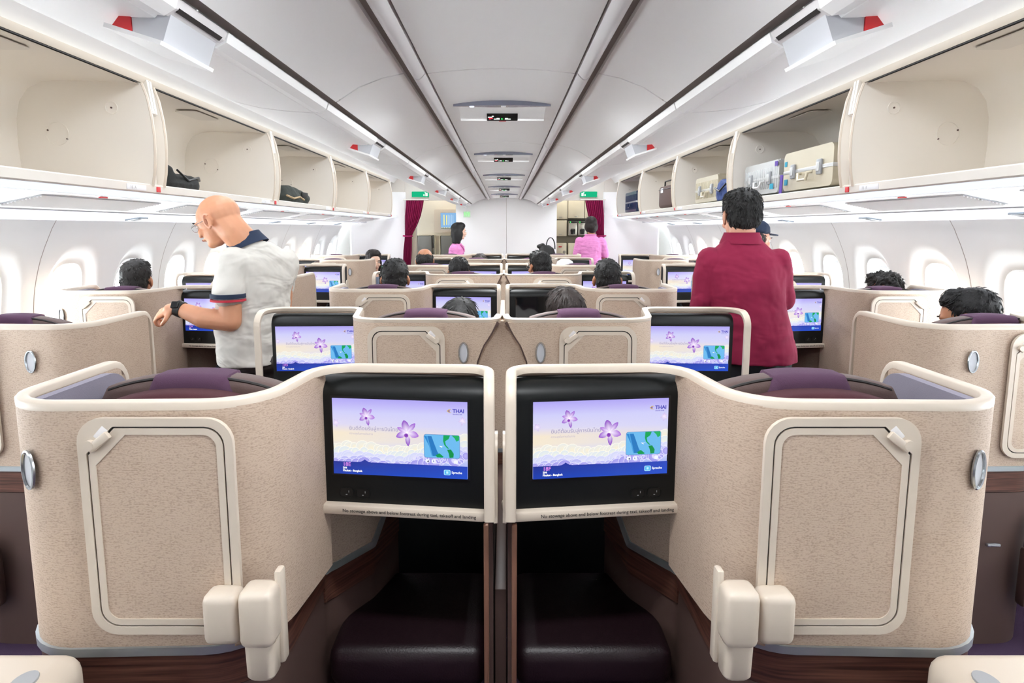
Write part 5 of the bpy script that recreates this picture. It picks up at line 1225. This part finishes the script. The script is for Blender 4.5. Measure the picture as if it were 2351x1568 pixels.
g = G(); he(g, H, (0, -.018, .075), (.088, .106, .062)); he(g, H, (0, -.015, .060), (.090, .108, .030)); cp = blob('cap', g, M['navy'], t, .006, 4)
g = G(); g.prism([(.062 * cos(a), .072 + .082 * sin(a)) for a in [pi * k / 12 for k in range(13)]], 'z', .046, .052); g.v = [tuple(H @ Vector(v)) for v in g.v]; g.obj('cap_peak', M['navy'], cp)
hair_short(t, HM((0, 0, 1.468), -82, -8), M['hairbrown'], 31, 0, 200, bald=True); face(t, H)

# two cabin attendants in pink
t = thing('person', 'attendant with a black bob and pink blouse before the white wall', 'person', (-.70, 9.55, 0))
H = HM((.02, 0, 1.50), -80, -4)
g = G(); head(g, H, .95); g.limb([H @ Vector((0, -.025, -.05)), (-.02, 0, 1.30)], [.048, .055])
g.loft([((-.03, 0, .90), .12, .10, R(70)), ((-.03, 0, 1.1), .11, .09, R(70)), ((-.02, 0, 1.24), .14, .08, R(70)), ((-.02, 0, 1.31), .08, .06, R(70))], 20)
for q in (-1, 1): g.limb([(-.02 - q * .03, -q * .14, 1.25), (-.06, -q * .17, 1.02), (.08, -q * .13, .92)], [.042, .036, .027]); hand(g, (.08, -q * .13, .92), (1, 0, -.5), (0, 0, 1), .85, .5, q)
legs(g, (0, 0, .90), ((-.07, .0), (.07, .0)), .08, .042); blob('body', g, M['skinp'], t, .007, 5)
g = G(); g.loft([((-.03, 0, .84), .165, .135, R(70)), ((-.03, 0, 1.0), .145, .125, R(70)), ((-.03, 0, 1.12), .14, .115, R(70)), ((-.02, 0, 1.24), .165, .105, R(70)), ((-.02, 0, 1.29), .12, .085, R(70)), ((-.01, 0, 1.325), .07, .066, R(70))], 24)
for q in (-1, 1): g.limb([(-.02 - q * .03, -q * .135, 1.25), (-.05, -q * .165, 1.10)], [.062, .060])
b = blob('blouse', g, M['pink'], t, .009, 4, (.08, .012)); G().tube([(.05, -.075, 1.31), (.085, -.03, 1.27), (.10, -.01, 1.20)], [.012, .016, .008], 6).obj('lapel', M['pink'], b)
g = G(); g.loft([((0, 0, .50), .17, .15, 0), ((-.02, 0, .86), .16, .13, 0)], 24); g.obj('skirt', mat('plum_skirt', '5b2a55', .8), t)
shoes(t, ((-.07, 0), (.07, 0)), -90); face(t, H)
E_ = 0; g = G()
for c, r in (((0, -.022, .050), (.090, .106, .090)), ((0, -.055, -.03), (.088, .070, .11)), ((.060, -.02, -.05), (.045, .075, .12)), ((-.060, -.02, -.05), (.045, .075, .12)), ((0, .02, .09), (.072, .07, .052))): he(g, H, c, r)
for x in (-.07, -.035, 0, .035, .07):
    for yy in (-.06, -.01):
        a = H @ Vector((x, yy + (.0 if abs(x) > .05 else -.02), -.02))
        if yy > -.03 and abs(x) < .05: continue
        g.cap(a, a + Vector((0, 0, -.135)), .030, .028)
ho = blob('hair', g, M['hairblack'], t, .007, 4, (.03, .004))
t = thing('person', 'attendant with short brown hair and pink blouse in the right doorway', 'person', (1.28, 9.45, 0))
H = HM((0, .01, 1.585), 14, -10)
g = G(); head(g, H, .95); g.limb([H @ Vector((0, -.025, -.05)), (.01, 0, 1.40)], [.050, .058])
g.loft([((0, 0, .95), .13, .10, 0), ((0, 0, 1.2), .12, .09, 0), ((0, 0, 1.36), .155, .08, 0), ((0, 0, 1.42), .09, .06, 0)], 20)
for q, el, wr in ((-1, (-.20, .02, 1.09), (-.19, .22, 1.08)), (1, (.225, .02, 1.09), (.18, .2, 1.0))): g.limb([(q * .165, 0, 1.35), el, wr], [.046, .039, .028]); hand(g, wr, (0, 1, -.1), (0, 0, 1), .9, .5, -q)
legs(g, (0, 0, .90), ((-.08, .0), (.08, .0)), .08, .042); blob('body', g, M['skint'], t, .007, 5)
g = G(); g.loft([((.01, 0, .86), .175, .135, 0), ((.01, 0, 1.0), .165, .125, 0), ((.0, 0, 1.16), .160, .115, 0), ((0, 0, 1.31), .188, .112, 0), ((0, 0, 1.385), .165, .09, 0), ((0, 0, 1.43), .09, .075, 0), ((0, 0, 1.455), .066, .062, 0)], 26)
for q, el in ((-1, (-.198, .01, 1.17)), (1, (.222, .01, 1.17))): g.limb([(q * .160, 0, 1.355), el], [.070, .064])
b = blob('blouse', g, M['pink'], t, .009, 4, (.09, .020)); G().tube([(.078 * cos(a), .072 * sin(a), 1.452) for a in [2 * pi * k / 20 for k in range(20)]], .013, 6, closed=True, cap=False).obj('collar', M['pink'], b)
g = G(); g.loft([((0, 0, .50), .18, .15, 0), ((0.01, 0, .90), .17, .13, 0)], 24); g.obj('skirt', M['curtain'], t)
shoes(t, ((-.08, 0), (.08, 0)), 0); face(t, H)
g = G()
for c, r in (((0, -.024, .050), (.090, .106, .090)), ((0, -.055, -.02), (.085, .072, .085)), ((0, -.05, -.07), (.07, .055, .05)), ((.057, -.02, -.02), (.045, .07, .075)), ((-.057, -.02, -.02), (.045, .07, .075)), ((0, .02, .09), (.072, .07, .052))): he(g, H, c, r)
ho = blob('hair', g, M['hairbrown'], t, .007, 4, (.03, .006))
